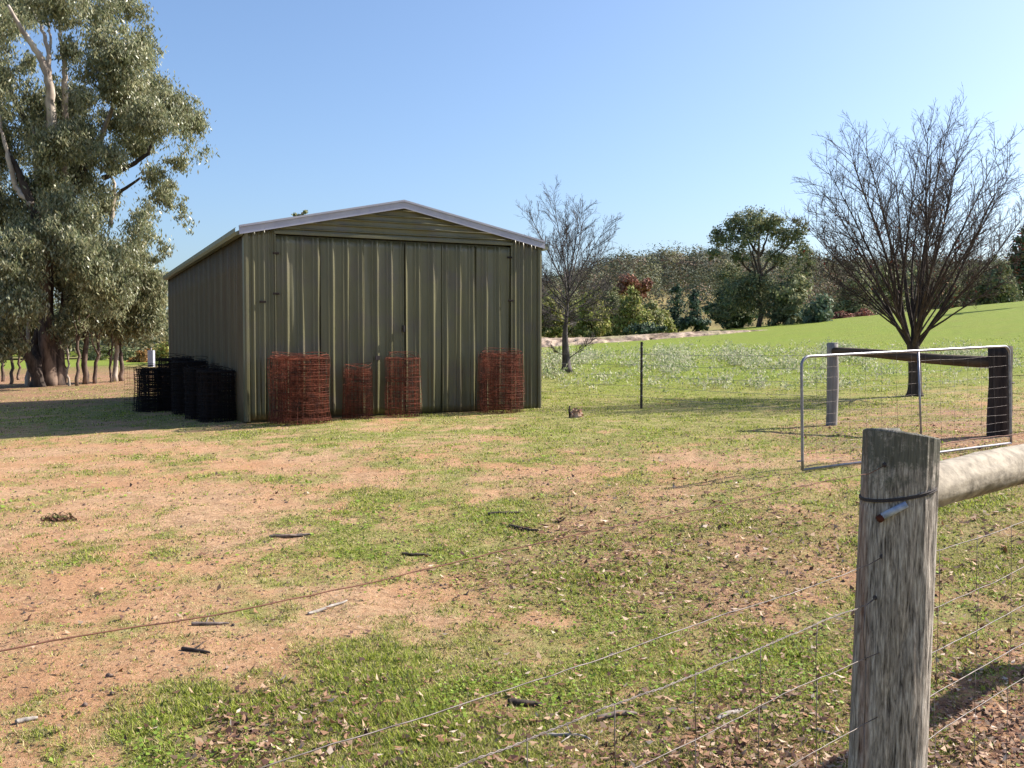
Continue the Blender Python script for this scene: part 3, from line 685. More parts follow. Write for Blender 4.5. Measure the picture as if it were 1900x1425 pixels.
def fence_wires():
    e = empty("wire_fence", (px_, py_, pbase[2]), "mesh and plain wire fence strung either side of the nearest strainer post", "fence")
    base = np.array([px_, py_])
    off = np.array([px_, py_, pbase[2]])
    def line(k, z, sag=0, L_=0):  # k = distance along the fence, negative to the left
        return np.array([px_+FD[0]*k, py_+FD[1]*k, z])
    rg = np.random.default_rng(5)
    def strand(k0, k1, z0, z1, rad, mat, name="strand", wob=.004, start=None, twist=False):
        n = 70; ks = np.linspace(k0, k1, n)
        w1 = np.cumsum(rg.normal(size=n))*.0009; w1 -= np.linspace(w1[0], w1[-1], n)
        pts = np.array([line(k, z0+(z1-z0)*(k-k0)/(k1-k0)+wob*math.sin(k*7+z0*40)*.6) for k in ks]); pts[:, 2] += w1
        # wires run on the camera side of the post
        pts[:, 0] += -.0; 
        if start is not None:
            pts = np.concatenate([[start], pts[3:]])
        T = Tubes()
        if twist:
            ph = np.linspace(0, abs(k1-k0)*160, len(pts)*6); idx = np.linspace(0, len(pts)-1, len(pts)*6)
            c = np.stack([np.interp(idx, np.arange(len(pts)), pts[:, i]) for i in range(3)], -1)
            for s in (0, math.pi):
                q = c.copy(); q[:, 2] += rad*.9*np.cos(ph+s); q[:, 0] += rad*.9*np.sin(ph+s); T.add(q-off, rad*.75, 4)
        else: T.add(pts-off, rad, 6)
        return T.build(name, mat, e)
    W = lambda ppx, ppy: P(ppx, ppy, PY)[2]
    fa = lambda x, y: onface(x, y)+pbase
    kL = -2.28
    strand(-.07, kL, W(1600, 868), W(1600, 868)-.012, .0010, m_wirerust, start=fa(1623, 858))
    strand(-.07, kL, W(1600, 1030), W(1600, 1030)+.0, .0011, m_wire, start=fa(1618, 1023))
    strand(-.07, kL, W(1600, 1102), W(1600, 1102)+.0, 0.0015, m_wire, start=fa(1608, 1099), twist=True)
    zs = [W(1600, 1195), W(1600, 1310), W(1600, 1415)]
    for z in zs[:2]: strand(-.06, kL, z, z, .0012, m_wire)
    strand(-.06, kL, zs[2], zs[2], .0014, m_wire, start=fa(1606, 1409))
    strand(-.06, kL, .04, .04, .0012, m_wire)
    # right-hand side
    kr0, kr1 = .07, 3.4
    strand(kr0, kr1, W(1735, 842), W(1735, 842), .0016, m_wirerust)
    R_ = [W(1740, 1046), W(1715, 1160), W(1712, 1245), W(1710, 1328), W(1708, 1412)]
    for i, z in enumerate(R_): strand(kr0, kr1, z, z, .0013 if i < 2 else .0016, m_wire)
    strand(kr0, kr1, .06, .06, .0013, m_wirerust)
    # vertical stays
    ztopL = W(1600, 1102)
    k = -.17
    while k > kL:
        dz = rg.normal()*.01
        lv = [ztopL]+zs+[.04]
        for i in range(len(lv)-1):
            s = rg.normal()*.006
            T = Tubes(); T.add(np.array([line(k+s, lv[i]+.003), line(k+s+rg.normal()*.003, (lv[i]+lv[i+1])/2), line(k+s+rg.normal()*.004, lv[i+1]-.003)])-off, .0010, 4)
            T.build("stay_wire", m_wire, e)
        k -= .22+.02*rg.random()
    k = .24
    while k < kr1:
        lv = R_+[.06]
        for i in range(len(lv)-1):
            s = rg.normal()*.006
            T = Tubes(); T.add(np.array([line(k+s, lv[i]+.003), line(k+s+rg.normal()*.004, lv[i+1]-.003)])-off, .0010, 4)
            T.build("stay_wire", m_wire, e)
        k += .27
    # loose tie wire hanging from the neck band
    T = Tubes(); a = P(1740, 935, PY+.05)-off; b = P(1790, 972, PY+.3)-off
    T.add(np.array([a, (a+b)/2+np.array([0, 0, -.003]), b]), .0008, 4); T.build("tie_wire", m_galv, e)
fence_wires()

# ------------------------------------------------------------------ gate and its stay assembly
def gate():
    GL = P(1489, 872, 9.3); GR = P(1876, 822, 11.0)
    TL = P(1487, 662, 9.3); TR = P(1873, 642, 11.0)
    o0 = GL.copy()
    e = empty("metal_gate", o0, "galvanised tube farm gate with wire mesh standing open, rounded corners", "gate")
    def Q(s, t):   # s along 0..1, t up 0..1
        lo = GL+(GR-GL)*s; hi = TL+(TR-TL)*s; return lo+(hi-lo)*t-o0
    pts = [Q(0, 0)]+[Q(0, t) for t in np.linspace(.1, .9, 8)]
    for a in np.linspace(0, math.pi/2, 7)[1:]: pts.append(Q(.032*(1-math.cos(a)), .92+.08*math.sin(a)))
    pts += [Q(s, 1) for s in np.linspace(.08, .92, 10)]
    for a in np.linspace(0, math.pi/2, 7): pts.append(Q(1-.032+.032*math.sin(a), .92+.08*math.cos(a)))
    pts += [Q(1, t) for t in np.linspace(.85, 0, 8)]
    T = Tubes(); T.add(pts, .0145, 10); T.build("frame_tube", m_galv, e)
    T = Tubes(); T.add([Q(0, .0), Q(.5, .0), Q(1, .0)], .0135, 10); T.build("bottom_rail", m_galv, e)
    T = Tubes(); T.add([Q(.52, .99), Q(.525, .5), Q(.53, .01)], .012, 8); T.build("centre_upright", m_galv, e)
    hs = [.07, .14, .22, .30, .39, .48, .58, .69, .80, .90]
    rg = np.random.default_rng(3)
    for t in hs:
        T = Tubes(); T.add([Q(s, t+.004*math.sin(s*21+t*30)) for s in np.linspace(0, 1, 26)], .0013, 4); T.build("mesh_wire", m_wire, e)
    for s in np.arange(.06, .99, .071):
        T = Tubes(); T.add([Q(s+.002*math.sin(t*9+s*40), t) for t in np.linspace(0, 1, 14)], .0013, 4); T.build("mesh_wire", m_wire, e)
    T = Tubes(); q = Q(.0, .08); T.add([q+np.array([-.0, 0, 0]), q+np.array([-.06, -.03, .0])], .008, 6); T.build("latch", m_galv, e)
    T = Tubes(); q = Q(1.0, .62); T.add([q, q+np.array([.07, .05, 0])], .012, 6); T.build("hinge", m_picket, e)
    return GL
gate()
def post_at(px, ybase, ytop, Yd, wpx, mat, label, sq=False):
    b = P(px, ybase, Yd); z = float(H(b[:1], b[1:2])[0]); t = P(px, ytop, Yd)[2]
    r = wpx/2/F*Yd; T = Tubes(); hh = t-z
    n = 12; zz = np.linspace(-.1, hh, n)
    rad = r*(1+.04*np.sin(zz*7+px)); 
    T.add(np.stack([.008*np.sin(zz*3), .006*np.cos(zz*4), zz], -1), rad, 18)
    T.add([(0, 0, hh), (0, 0, hh+.012)], [r*.98, r*.75], 18)
    o = T.build("timber_post", mat, None); o.location = (b[0], b[1], z)
    tag(o, label, "post"); return np.array([b[0], b[1], z]), t, r
pA, tA, rA = post_at(1543, 793, 637, 14.0, 21, m_greywood, "slender grey timber post at the left end of the dark rail behind the gate")
pB, tB, rB = post_at(1853, 806, 643, 12.0, 41, m_darkwood, "thick blackened timber post at the hinge side of the metal gate")
def dark_rail():
    a = np.array([pA[0], pA[1]-rA*.6, P(1552, 650, 14.0)[2]-.01]); b = np.array([pB[0], pB[1], P(1840, 674, 12.0)[2]])
    d = b-a; L_ = np.linalg.norm(d); d /= L_
    T = Tubes(); n = 14
    T.add([a+d*L_*t-a+np.array([0, 0, .008*math.sin(t*7)]) for t in np.linspace(0, 1, n)], np.linspace(.056, .076, n), 12)
    o = T.build("timber_rail", m_railwood, None); o.location = a
    tag(o, "dark brown timber rail joining the grey post to the blackened post", "rail")
dark_rail()
def star_picket(px, yb, yt, Yd, label):
    b = P(px, yb, Yd); z = float(H(b[:1], b[1:2])[0]); t = P(px, yt, Yd)[2]-z
    V = []; Fc = []
    n = 0
    for k in range(3):
        a = k*2*math.pi/3+.4; c, s = math.cos(a), math.sin(a); w2 = .025; th = .004
        for zz in (-.1, t):
            for (r_, q) in ((0, -th), (w2, -th), (w2, th), (0, th)): V.append((r_*c-q*s, r_*s+q*c, zz))
        Fc += [tuple(n+i for i in f) for f in box_faces()]; n += 8
    e = empty("star_picket", (b[0], b[1], z), label, "fence picket")
    mesh("shaft", V, Fc, m_picket, e)
    T = Tubes()
    for i in range(5): T.add([(-.02, -.03, t*(.2+.18*i)), (.02, -.03, t*(.2+.18*i)+.004)], .005, 4)
    T.build("wire_clip", m_galv, e)
    return np.array([b[0], b[1], z]), t
gpk = star_picket(1190, 750, 634, 18.0, "dark steel star picket standing alone in the grass right of the shed")
def mid_fence():
    p0 = pA+np.array([-.05, 0, 0]); p1 = gpk[0]; d = (p1-p0)
    c = loc2w(UL+.2, 5.0); p2 = np.array([c[0], c[1], float(H(c[:1], c[1:])[0])])
    e = empty("wire_fence", p1, "thin plain wire fence running from the grey post past the star picket to the shed", "fence")
    for f in (.2, .38, .56, .74, .92):
        T = Tubes(); pts = []
        for a_, b_ in ((p0, p1), (p1, p2)):
            for t in np.linspace(0, 1, 12): pts.append(a_*(1-t)+b_*t+np.array([0, 0, 1.12*f-.02*math.sin(math.pi*t)]))
        T.add(np.array(pts)-p1, .0028, 4); T.build("strand", m_galv, e)
    # the run beyond the gate to the right
    e2 = empty("wire_fence", pB, "plain wire fence running off to the right from the blackened post", "fence")
    for f in (.06, .3, .5, .7, .9):
        T = Tubes(); T.add([np.array([.05, 0, 1.1*f]), np.array([3.0, -.9, 1.1*f+.12]), np.array([6.0, -1.8, 1.1*f+.25])], .0028, 4); T.build("strand", m_wirerust, e2)
mid_fence()

# ------------------------------------------------------------------ trees
def curve_pts(a, b, n, bend, rg, wig=.04):
    a = np.asarray(a, float); b = np.asarray(b, float); L_ = np.linalg.norm(b-a)
    t = np.linspace(0, 1, n)[:, None]; c = a*(1-t)+b*t+np.asarray(bend)[None]*(4*t*(1-t))
    w_ = rg.normal(size=(n, 3))*wig*L_; w_[0] = 0; w_[-1] = 0
    return c+w_
def foliage(blobs, n, ls, pal, rg, droop=.6, clump=60, spread=.28, outward=0., ragged=False):
    """blobs: (centre, radii) world; leaves hang in sprays grouped in clumps"""
    blobs = [(np.asarray(c), np.asarray(r)) for c, r in blobs]
    vol = np.array([np.prod(r)**.67 for c, r in blobs]); vol /= vol.sum()
    m = max(1, n//clump)
    bi = rg.choice(len(blobs), m, p=vol)
    Cc = np.array([b[0] for b in blobs])[bi]; Rr = np.array([b[1] for b in blobs])[bi]
    d = rg.normal(size=(m, 3)); d /= np.linalg.norm(d, axis=1)[:, None]
    q = Cc+d*Rr*(rg.random(m)**.45)[:, None]
    if ragged:
        q = q+rg.normal(size=(m, 3))*Rr*.20
        nz3 = fbm(q[:, 0]*.95+q[:, 1]*.5+40, q[:, 2]*.95+q[:, 1]*.35+40, 19, 2)
        q = np.where((nz3 > .445)[:, None], q, q[rg.permutation(np.where(nz3 > .445)[0])[rg.integers(0, (nz3 > .445).sum(), m)]])
    spr = spread*Rr.mean(axis=1)*(.5+rg.random(m))
    tone = .7+.6*rg.random(m)
    C = np.repeat(q, clump, 0)+rg.normal(size=(m*clump, 3))*np.repeat(spr, clump)[:, None]*np.array([1, 1, .8])*.55
    k = len(C)
    D = rg.normal(size=(k, 3)); D /= np.linalg.norm(D, axis=1)[:, None]; D[:, 2] -= droop
    N = rg.normal(size=(k, 3))
    if outward:
        O = C-np.repeat(q-d*spr[:, None]*.6, clump, 0); O /= np.linalg.norm(O, axis=1)[:, None]+1e-9; N = N*.45+O*outward; N /= np.linalg.norm(N, axis=1)[:, None]; D = D-N*(D*N).sum(1)[:, None]
    L_ = ls*(.6+.8*rg.random(k))
    V, Fq = leaf_quads(C, D, N, L_, L_*(.5 if outward else .30))
    pal = np.asarray(pal); col = pal[rg.integers(0, len(pal), k)]*np.repeat(tone, clump)[:, None]*(.75+.5*rg.random(k)[:, None])
    return V, Fq, np.repeat(col, 4, 0), q
GUM = [(.17, .19, .095), (.23, .245, .135), (.31, .32, .20), (.12, .145, .075), (.38, .37, .22), (.24, .22, .12)]
def gum_big():
    rg = np.random.default_rng(11)
    b = G(92, 716); Yd = b[1]
    e = empty("gum_tree", b, "huge spreading gum tree with dark forked trunk and pale upper limbs", "tree")
    S = Yd/F
    el = [(-60,40,90,80,0),(30,10,60,45,2),(95,5,60,35,-2),(165,25,70,45,0),(235,35,38,48,1),(215,100,55,45,-1),(262,95,26,45,1),(-30,150,60,60,1),(20,165,35,50,-1),(55,215,60,45,0),(120,190,45,45,1),
      (185,165,50,50,-1),(240,175,50,45,0),(290,165,30,28,1),(320,205,45,32,0),(360,225,30,32,1),(365,270,28,26,-1),(335,305,26,14,0),(270,230,50,40,-1),(225,235,45,40,1),(160,250,50,50,0),(100,270,55,45,-1),
      (30,265,50,45,1),(-20,260,50,60,0),(140,320,55,45,1),(215,300,42,42,-1),(255,270,30,26,1),(270,345,48,36,0),(310,365,32,30,1),(318,410,34,34,0),(280,420,50,40,-1),(215,380,55,45,1),(150,400,60,50,-1),
      (90,360,55,50,0),(20,375,60,60,1),(-40,380,60,90,0),(30,450,60,55,-1),(100,460,50,50,1),(180,460,60,50,0),(250,480,50,40,1),(290,460,28,30,0),(20,530,50,45,0),(130,530,45,40,1),(200,540,45,40,-1),(-30,500,50,70,0),(60,120,26,20,1),(130,90,20,22,0),
      (240,540,40,36,1),(285,520,30,30,1),(60,600,35,30,1),(20,480,50,50,-2.5),(90,440,40,34,-2.5),(150,480,45,45,-2.2),(40,560,45,40,-2.5),(0,620,36,30,-2),(20,650,30,20,-2),(190,500,40,40,-1.5),(75,500,40,40,1.6),(40,560,30,26,1.8),(140,590,28,24,0),(165,600,26,22,.5),(110,620,22,20,1),(-20,610,40,40,0)]
    blobs = []
    for cx, cy, rx, ry, dd in el:
        c = P(cx, cy, Yd+dd*1.3); blobs.append((c-b, np.array([rx*S, (rx+ry)/2*S*.9, ry*S])*.92))
    V, Fq, col, q = foliage(blobs, 260000, .145, GUM, rg, 1.3, 30, .34, 0., True)
    mesh("crown", V, Fq, m_leaf, e, False, col)
    # trunk and limbs, traced in the plane of the tree then bent in depth
    def tr(pts, r0, r1, mat, name, k=10):
        pp = np.array([P(x, y, Yd+d)-b for x, y, d in pts])
        t = np.linspace(0, len(pp)-1, len(pp)*5); c = np.stack([np.interp(t, np.arange(len(pp)), pp[:, i]) for i in range(3)], -1)
        c[1:-1] = (c[:-2]+c[1:-1]*2+c[2:])/4; c[1:-1] += rg.normal(size=(len(c)-2, 3))*.015
        T = Tubes(); T.add(c, np.linspace(r0, r1, len(c))*(1+.025*rg.normal(size=len(c))), k); return T.build(name, mat, e)
    tr([(92, 722, 0), (88, 650, 0), (84, 560, 0), (88, 480, 0), (92, 400, 0), (88, 330, 0)], .30, .17, m_bark_g, "trunk", 18)
    tr([(110, 722, .2), (108, 650, .3), (118, 580, .6), (128, 500, 1)], .25, .11, m_bark_g, "trunk", 12)
    tr([(74, 720, -.4), (66, 690, -.5), (48, 650, -.8), (20, 590, -1.2), (-15, 520, -1.5)], .22, .10, m_bark_d, "limb", 10)
    tr([(62, 722, -.4), (72, 680, -.3), (64, 640, 0), (78, 600, 0)], .16, .12, m_bark_d, "limb")
    for L_, r0, r1, mm in (
        ([(88, 340, 0), (70, 270, 0), (45, 220, .2), (10, 150, .5)], .22, .07, m_bark_d),
        ([(88, 470, 0), (120, 380, .3), (150, 320, .8), (180, 285, 1), (195, 240, 1)], .24, .06, m_bark_d),
        ([(90, 345, 0), (95, 240, -.5), (92, 150, -.6), (75, 105, -.7), (40, 55, -.8), (15, 10, -1)], .20, .055, m_bark_p),
        ([(92, 150, -.6), (90, 95, -.5), (78, 50, -.4), (60, 20, -.3)], .10, .03, m_bark_p),
        ([(118, 330, .4), (120, 210, .2), (120, 130, .1), (112, 70, 0), (108, 20, 0)], .15, .035, m_bark_p),
        ([(92, 150, -.6), (90, 110, 0), (95, 80, .2), (90, 40, .3)], .08, .03, m_bark_p),
        ([(180, 290, 1), (190, 250, .8), (205, 210, .6), (235, 130, .4), (240, 70, 0)], .11, .03, m_bark_p),
        ([(190, 330, .6), (240, 310, .6), (275, 285, .4), (292, 245, .2), (300, 215, 0)], .10, .03, m_bark_d),
        ([(88, 470, 0), (60, 380, -1), (30, 310, -1), (10, 270, -1)], .20, .06, m_bark_d),
        ([(88, 400, 0), (74, 350, -.5), (64, 320, -.6), (66, 280, -.6), (60, 230, -.6)], .12, .03, m_bark_p),
        ([(128, 500, 1), (160, 430, 1.4), (220, 360, 1.6), (260, 330, 1.4)], .14, .04, m_bark_d),
        ([(60, 380, -1), (30, 350, -1), (15, 290, -1.2), (5, 250, -1.2), (-5, 190, -1)], .12, .03, m_bark_p),
        ([(205, 420, 1), (215, 340, 1.2), (180, 300, 1)], .08, .03, m_bark_p)):
        tr(L_, r0, r1, mm, "limb", 7)
gum_big()
def sapling(px, yb, ytop, Yoff, lean, label, pale=False, crown=None, rad=.09, n=13000, ls=.15, fork=True, group="young gum trees in the grove left of the shed"):
    rg = np.random.default_rng(int(px*7+yb))
    b = G(px, yb); Yd = b[1]
    Yd += 0; S = Yd/F
    e = empty("gum_sapling", b, label, "tree", group)
    def W(x, y, d=0): return P(x, y, Yd+d)-b
    T = Tubes(); pts = [W(px, yb+3), W(px+lean*.2, yb-(yb-ytop)*.3), W(px+lean*.55, yb-(yb-ytop)*.62), W(px+lean, ytop)]
    t = np.linspace(0, 3, 14); pp = np.array(pts); c = np.stack([np.interp(t, np.arange(4), pp[:, i]) for i in range(3)], -1); c[1:-1] += rg.normal(size=(12, 3))*.03
    T.add(c, np.linspace(rad, rad*.25, 14), 8); T.build("trunk", m_bark_p if pale else m_bark_g, e)
    if fork:
        T = Tubes()
        for s in range(3):
            i = 4+2*s; a = c[i]; bb = a+np.array([rg.normal()*.5, rg.normal()*.4, .9+rg.random()])
            T.add(curve_pts(a, bb, 5, (0, 0, .1), rg), np.linspace(rad*.5, rad*.12, 5), 5)
        T.build("limb", m_bark_g, e)
    if crown is None: crown = [(px+lean, ytop, 26, 40), (px+lean*.7-8, ytop+50, 24, 34), (px+lean*.7+12, ytop+40, 22, 30)]
    blobs = [(W(cx, cy), np.array([rx*S, rx*S*.9, ry*S])*1.15) for cx, cy, rx, ry in crown]
    V, Fq, col, q = foliage(blobs, n, ls, GUM, rg, 1.1, 36, .5)
    mesh("crown", V, Fq, m_leaf, e, False, col)
sapling(52, 716, 470, 0, -2, "slim pale barked gum sapling standing in front of the huge gum's forked trunk", True, [(50, 470, 30, 50), (40, 520, 26, 40)], .10)
sapling(20, 713, 560, 0, 6, "dark thin gum sapling near the picture's left edge", False, [(28, 560, 26, 40), (10, 600, 22, 34)], .07, 3200)
sapling(143, 716, 520, 0, 4, "first of the slim gum saplings just right of the huge gum's trunk", False, [(150, 520, 26, 50), (138, 580, 20, 34)], .07, 3600)
sapling(128, 716, 600, 0, -6, "short pale crooked sapling close beside the huge gum's trunk", True, [(122, 610, 18, 26)], .05, 1200)
sapling(158, 713, 440, 0, 6, "tall dark gum sapling with reddish bark, in the twin clump left of the bushy gum", False, [(165, 450, 30, 60), (150, 520, 26, 40), (172, 560, 22, 40)], .12, 6000)
sapling(176, 712, 520, 0, 20, "gum sapling leaning right out of the twin clump", False, [(196, 530, 26, 45), (200, 580, 22, 30)], .08, 4000)
sapling(205, 710, 600, 0, 0, "thin short sapling between the twin clump and the bushy gum", False, [(206, 600, 20, 30)], .05, 1800)
sapling(214, 708, 500, 0, 8, "bushy grey green gum with twin pale stems, rightmost tree of the grove", True, [(240, 505, 36, 40), (215, 530, 34, 50), (265, 560, 34, 44), (235, 590, 36, 34), (290, 540, 18, 40), (200, 590, 22, 30), (275, 600, 24, 22)], .11, 32000, .15)
sapling(226, 707, 560, 0, -2, "dark stemmed gum sapling hard against the bushy gum's twin stems", False, [(225, 560, 30, 40)], .10, 2500)
sapling(35, 705, 590, 0, 8, "far slender sapling seen behind the picture's left edge sapling", False, [(44, 590, 22, 30)], .06, 1600)
sapling(76, 700, 600, 0, -5, "far slender sapling seen between the huge gum's forked trunks", False, [(72, 605, 20, 24)], .06, 1300)
sapling(5, 708, 580, 0, 3, "leftmost half cut off sapling at the picture's edge", False, [(8, 580, 26, 44)], .07, 2400)

# bare winter trees
def bare_tree(b, stems, label, mat, seed, trunk_pts, trunk_r, levels, leaves=0, name="bare_tree", twig=.0042, axis_up=.25, taper=.72, f0=.24):
    rg = np.random.default_rng(seed)
    e = empty(name, b, label, "tree")
    T = Tubes(); tp = np.array(trunk_pts)-b; t = np.linspace(0, len(tp)-1, 12); c = np.stack([np.interp(t, np.arange(len(tp)), tp[:, i]) for i in range(3)], -1)
    rr = np.linspace(trunk_r, trunk_r*taper, 12); rr[0] *= 1.45; rr[1] *= 1.12
    T.add(c, rr, 14); T.build("trunk", mat, e)
    Tl = Tubes(); Tt = Tubes(); ends = []
    def grow(a, d, L_, r, lev):
        n = 7 if lev == 0 else (5 if lev == 1 else 4); pts = [a]; dd = d.copy()
        for i in range(n-1):
            dd = dd+rg.normal(size=3)*(.045 if lev == 0 else .085)+np.array([0, 0, .012 if lev == 0 else .03]); dd /= np.linalg.norm(dd); pts.append(pts[-1]+dd*L_/(n-1))
        pts = np.array(pts); r1 = twig*.9 if lev < 2 else r*.5
        (Tl if lev == 0 else Tt).add(pts, np.linspace(r, max(r1, twig*.55), n), 6 if lev == 0 else (4 if lev == 1 else 3), cap=False)
        if lev >= len(levels): ends.append(pts[-1]); return
        cnt, lf, ang_ = levels[lev]
        for k in range(cnt):
            f = f0+(1.-f0)*(k+rg.random()*.9)/cnt if lev == 0 else .15+.8*(k+rg.random()*.8)/cnt; f = min(f, .98)
            x = f*(n-1); i = min(int(x), n-2); p = pts[i]*(1-(x-i))+pts[i+1]*(x-i)
            ax = pts[i+1]-pts[i]; ax /= np.linalg.norm(ax)
            s = rg.normal(size=3); s -= ax*np.dot(s, ax); s /= np.linalg.norm(s)
            a_ = R(ang_*(0.7+.6*rg.random())); nd = ax*math.cos(a_)+s*math.sin(a_)+np.array([0, 0, axis_up*.5]); nd /= np.linalg.norm(nd)
            grow(p, nd, L_*lf*(.75+.5*rg.random())*(1-.45*f), max(r*(1-.6*f)*.5, twig), lev+1)
    for st_ in stems:
        a, d, L_, r = st_[:4]
        if len(st_) > 4 and st_[4]:
            Tl.add([np.asarray(a)-b, np.asarray(a)-b+d*L_*.5+rg.normal(size=3)*.015, np.asarray(a)-b+d*L_], [r, r*.8, r*.3], 7, cap=False); continue
        grow(np.asarray(a)-b, np.asarray(d)/np.linalg.norm(d), L_, r, 0)
    Tl.build("limb", mat, e); Tt.build("twigs", mat, e)
    if leaves:
        E = np.array(ends); k = rg.integers(0, len(E), leaves); C = E[k]+rg.normal(size=(leaves, 3))*.05
        C = C[C[:, 2] < 2.9+1.2*rg.random(leaves)]
        n = len(C); V, Fq = leaf_quads(C, rg.normal(size=(n, 3))-np.array([0, 0, .6]), rg.normal(size=(n, 3)), .055+.03*rg.random(n), .035)
        pal = np.array([(.16, .03, .03), (.10, .03, .03), (.24, .07, .04), (.34, .20, .10)])
        mesh("dead_leaf", V, Fq, m_litter, e, False, np.repeat(pal[rg.integers(0, 4, n)], 4, 0))["kind"] = "stuff"
def right_tree():
    b = G(1698, 735); Yd = b[1]; S = Yd/F
    cr = P(1690, 640, Yd)
    rg = np.random.default_rng(4); stems = []
    prim = []
    for i in range(8):
        az = i*2.39996+.3; pol = R(9+33*((i+.5)/8))
        a0 = P(1694, 640, Yd)+np.array([.07*math.sin(pol)*math.cos(az)*2, .06*math.sin(az), .0-.05*rg.random()])
        d = np.array([math.sin(pol)*math.cos(az), math.sin(pol)*math.sin(az), math.cos(pol)]); L_ = rg.uniform(.75, 1.15)
        prim.append((a0, d, L_)); stems.append((a0, d, L_+.55, .047, True))
    N_ = 40; Rx = 216/F*Yd; Rz = 198/F*Yd; cc = P(1692, 412, Yd)
    for i in range(N_):
        z = 1-1.52*((i+.5)/N_)**1.15; az = i*2.39996
        rr_ = math.sqrt(max(1-z*z, 0)); tg = cc+np.array([Rx*rr_*math.cos(az), Rx*rr_*math.sin(az), Rz*z])*rg.uniform(.86, 1.0)
        best = max(prim, key=lambda p_: np.dot((tg-p_[0])/np.linalg.norm(tg-p_[0]), p_[1])+.08*rg.random())
        f = rg.uniform(.25, 1.0) if z > 0 else rg.uniform(.1, .6)
        a1 = best[0]+best[1]*best[2]*f; d = tg-a1; L_ = np.linalg.norm(d)
        stems.append((a1, d/L_, L_*.97, .020+.014*max(z, 0)+.004*rg.random(), False))
    bare_tree(b, stems, "round crowned leafless tree with many upright stems and a few red leaves, behind the gate", m_bark_d, 21,
              [P(1697, 738, Yd), P(1698, 700, Yd), P(1697, 670, Yd), P(1693, 632, Yd)], .14, [(15, .32, 38), (6, .5, 38), (3, .6, 38)], 500, taper=.85, twig=.0034, f0=.30)
right_tree()
def left_tree():
    b = G(1052, 691); Yd = b[1]
    tops = [(1062,375,0,.05),(1030,400,.6,.03),(1095,395,-.6,.035),(1130,410,.5,.035),(1160,440,-.4,.035),(1175,480,.3,.028),(1000,430,-.5,.028),(985,470,.4,.024),(1000,520,-.6,.022),(1045,420,1.0,.03),(1110,450,-1.1,.03),(1140,560,.3,.02),(1010,575,.5,.018)]
    rg = np.random.default_rng(8); stems = []
    N_ = 26
    for i in range(N_):
        f = (i+.5)/N_; pol = R(3+84*f**.7); az = i*2.39996
        d = np.array([math.sin(pol)*math.cos(az)+.03, math.sin(pol)*math.sin(az), math.cos(pol)])
        sx, sy = 1049+6*(1-f), 606-85*(1-f)**1.3
        fork = P(1050, 606, Yd); cc = fork+np.array([.35, 0, 1.75]); a0 = P(sx, sy, Yd); q = a0-cc
        A_ = d[0]**2/1.75**2+d[1]**2/1.6**2+d[2]**2/1.95**2; B_ = 2*(q[0]*d[0]/1.75**2+q[2]*d[2]/1.95**2); C_ = q[0]**2/1.75**2+q[2]**2/1.95**2-1.05
        L_ = (-B_+math.sqrt(max(B_*B_-4*A_*C_, 0)))/(2*A_); L_ = max(L_, 1.0)*rg.uniform(.8, 1.15)
        stems.append((a0, d, L_, .014+.016*(1-f)))
    stems.append((P(1056, 665, Yd), P(1115, 618, Yd)-P(1056, 665, Yd), .9, .018))
    stems.append((P(1046, 660, Yd), P(1015, 640, Yd)-P(1046, 660, Yd), .5, .012))
    bare_tree(b, stems, "smaller leafless tree with grey twigs standing just right of the shed", m_bark_t, 33,
              [P(1052, 694, Yd), P(1050, 660, Yd), P(1048, 625, Yd), P(1050, 600, Yd), P(1058, 500, Yd)], .15, [(14, .40, 34), (7, .5, 36), (3, .6, 38)], 0, twig=.004, taper=.16)
m_bark_t = noise_mat("twig_bark", (.035, .03, .03), (.13, .11, .11), (10, 10, 3), 5, .85, .2, .4, .01)
left_tree()

# ------------------------------------------------------------------ earth bank, hill, distant vegetation
def bank():
    n = 180; k = 14
    t = np.linspace(0, 1, n); s = np.linspace(0, 1, k)
    xs = 940+(1500-940)*t; yt = np.interp(xs, [940, 1000, 1100, 1200, 1300, 1480, 1500], [629, 627, 626, 620, 615, 611, 611]); yb = np.interp(xs, [940, 1000, 1200, 1300, 1400, 1480, 1500], [652, 650, 640, 636, 628, 617, 614])
    V = []
    for i in range(n):
        b = P(xs[i], yb[i], 52.0+6*t[i]); tp = P(xs[i], yt[i], 56+6*t[i])
        for j in range(k):
            f = s[j]; p = b*(1-f)+tp*f if f <= 1 else None
            rough = (fbm(np.array([i*.35]), np.array([j*.45]), 6, 3)[0]-.5)
            p = p+np.array([0, -1.0*rough*(4*f*(1-f)+.15), .12*rough]); 
            if j == 0: p = p-np.array([0, .3, .35])
            V.append(p)
        V.append(tp+np.array([0, 4, .02])); V.append(tp+np.array([0, 8, -1.6]))
    m_ = k+2
    i = np.arange(n-1)[:, None]*m_; j = np.arange(m_-1)[None]
    Fq = np.stack([i+j, i+m_+j, i+m_+j+1, i+j+1], -1).reshape(-1, 4)
    tag(mesh("earth_bank", V, Fq, m_bank, None, True), "pinkish eroded clay bank of a dam across the paddock", kind="structure")
bank()
SKX = [-900, 0, 400, 800, 1000, 1080, 1160, 1250, 1300, 1500, 1600, 1750, 1900, 2300, 2900]
SKY_ = [655, 655, 650, 600, 556, 538, 518, 508, 508, 520, 524, 530, 536, 580, 610]
def hillz(X, Y):
    px = 950+F*X/np.maximum(Y, 1); ys = np.interp(px, SKX, SKY_)
    Ycr = 340.0; zc = 1.5+(645-ys)/F*Ycr
    f = np.clip((Y-100)/(Ycr-100), 0, 1); f = f**1.15
    z = .5+(zc-.5)*f+(fbm(X*.02, Y*.02, 3, 3)-.5)*9*f
    return np.where(Y > Ycr, z-(Y-Ycr)*.06, z)
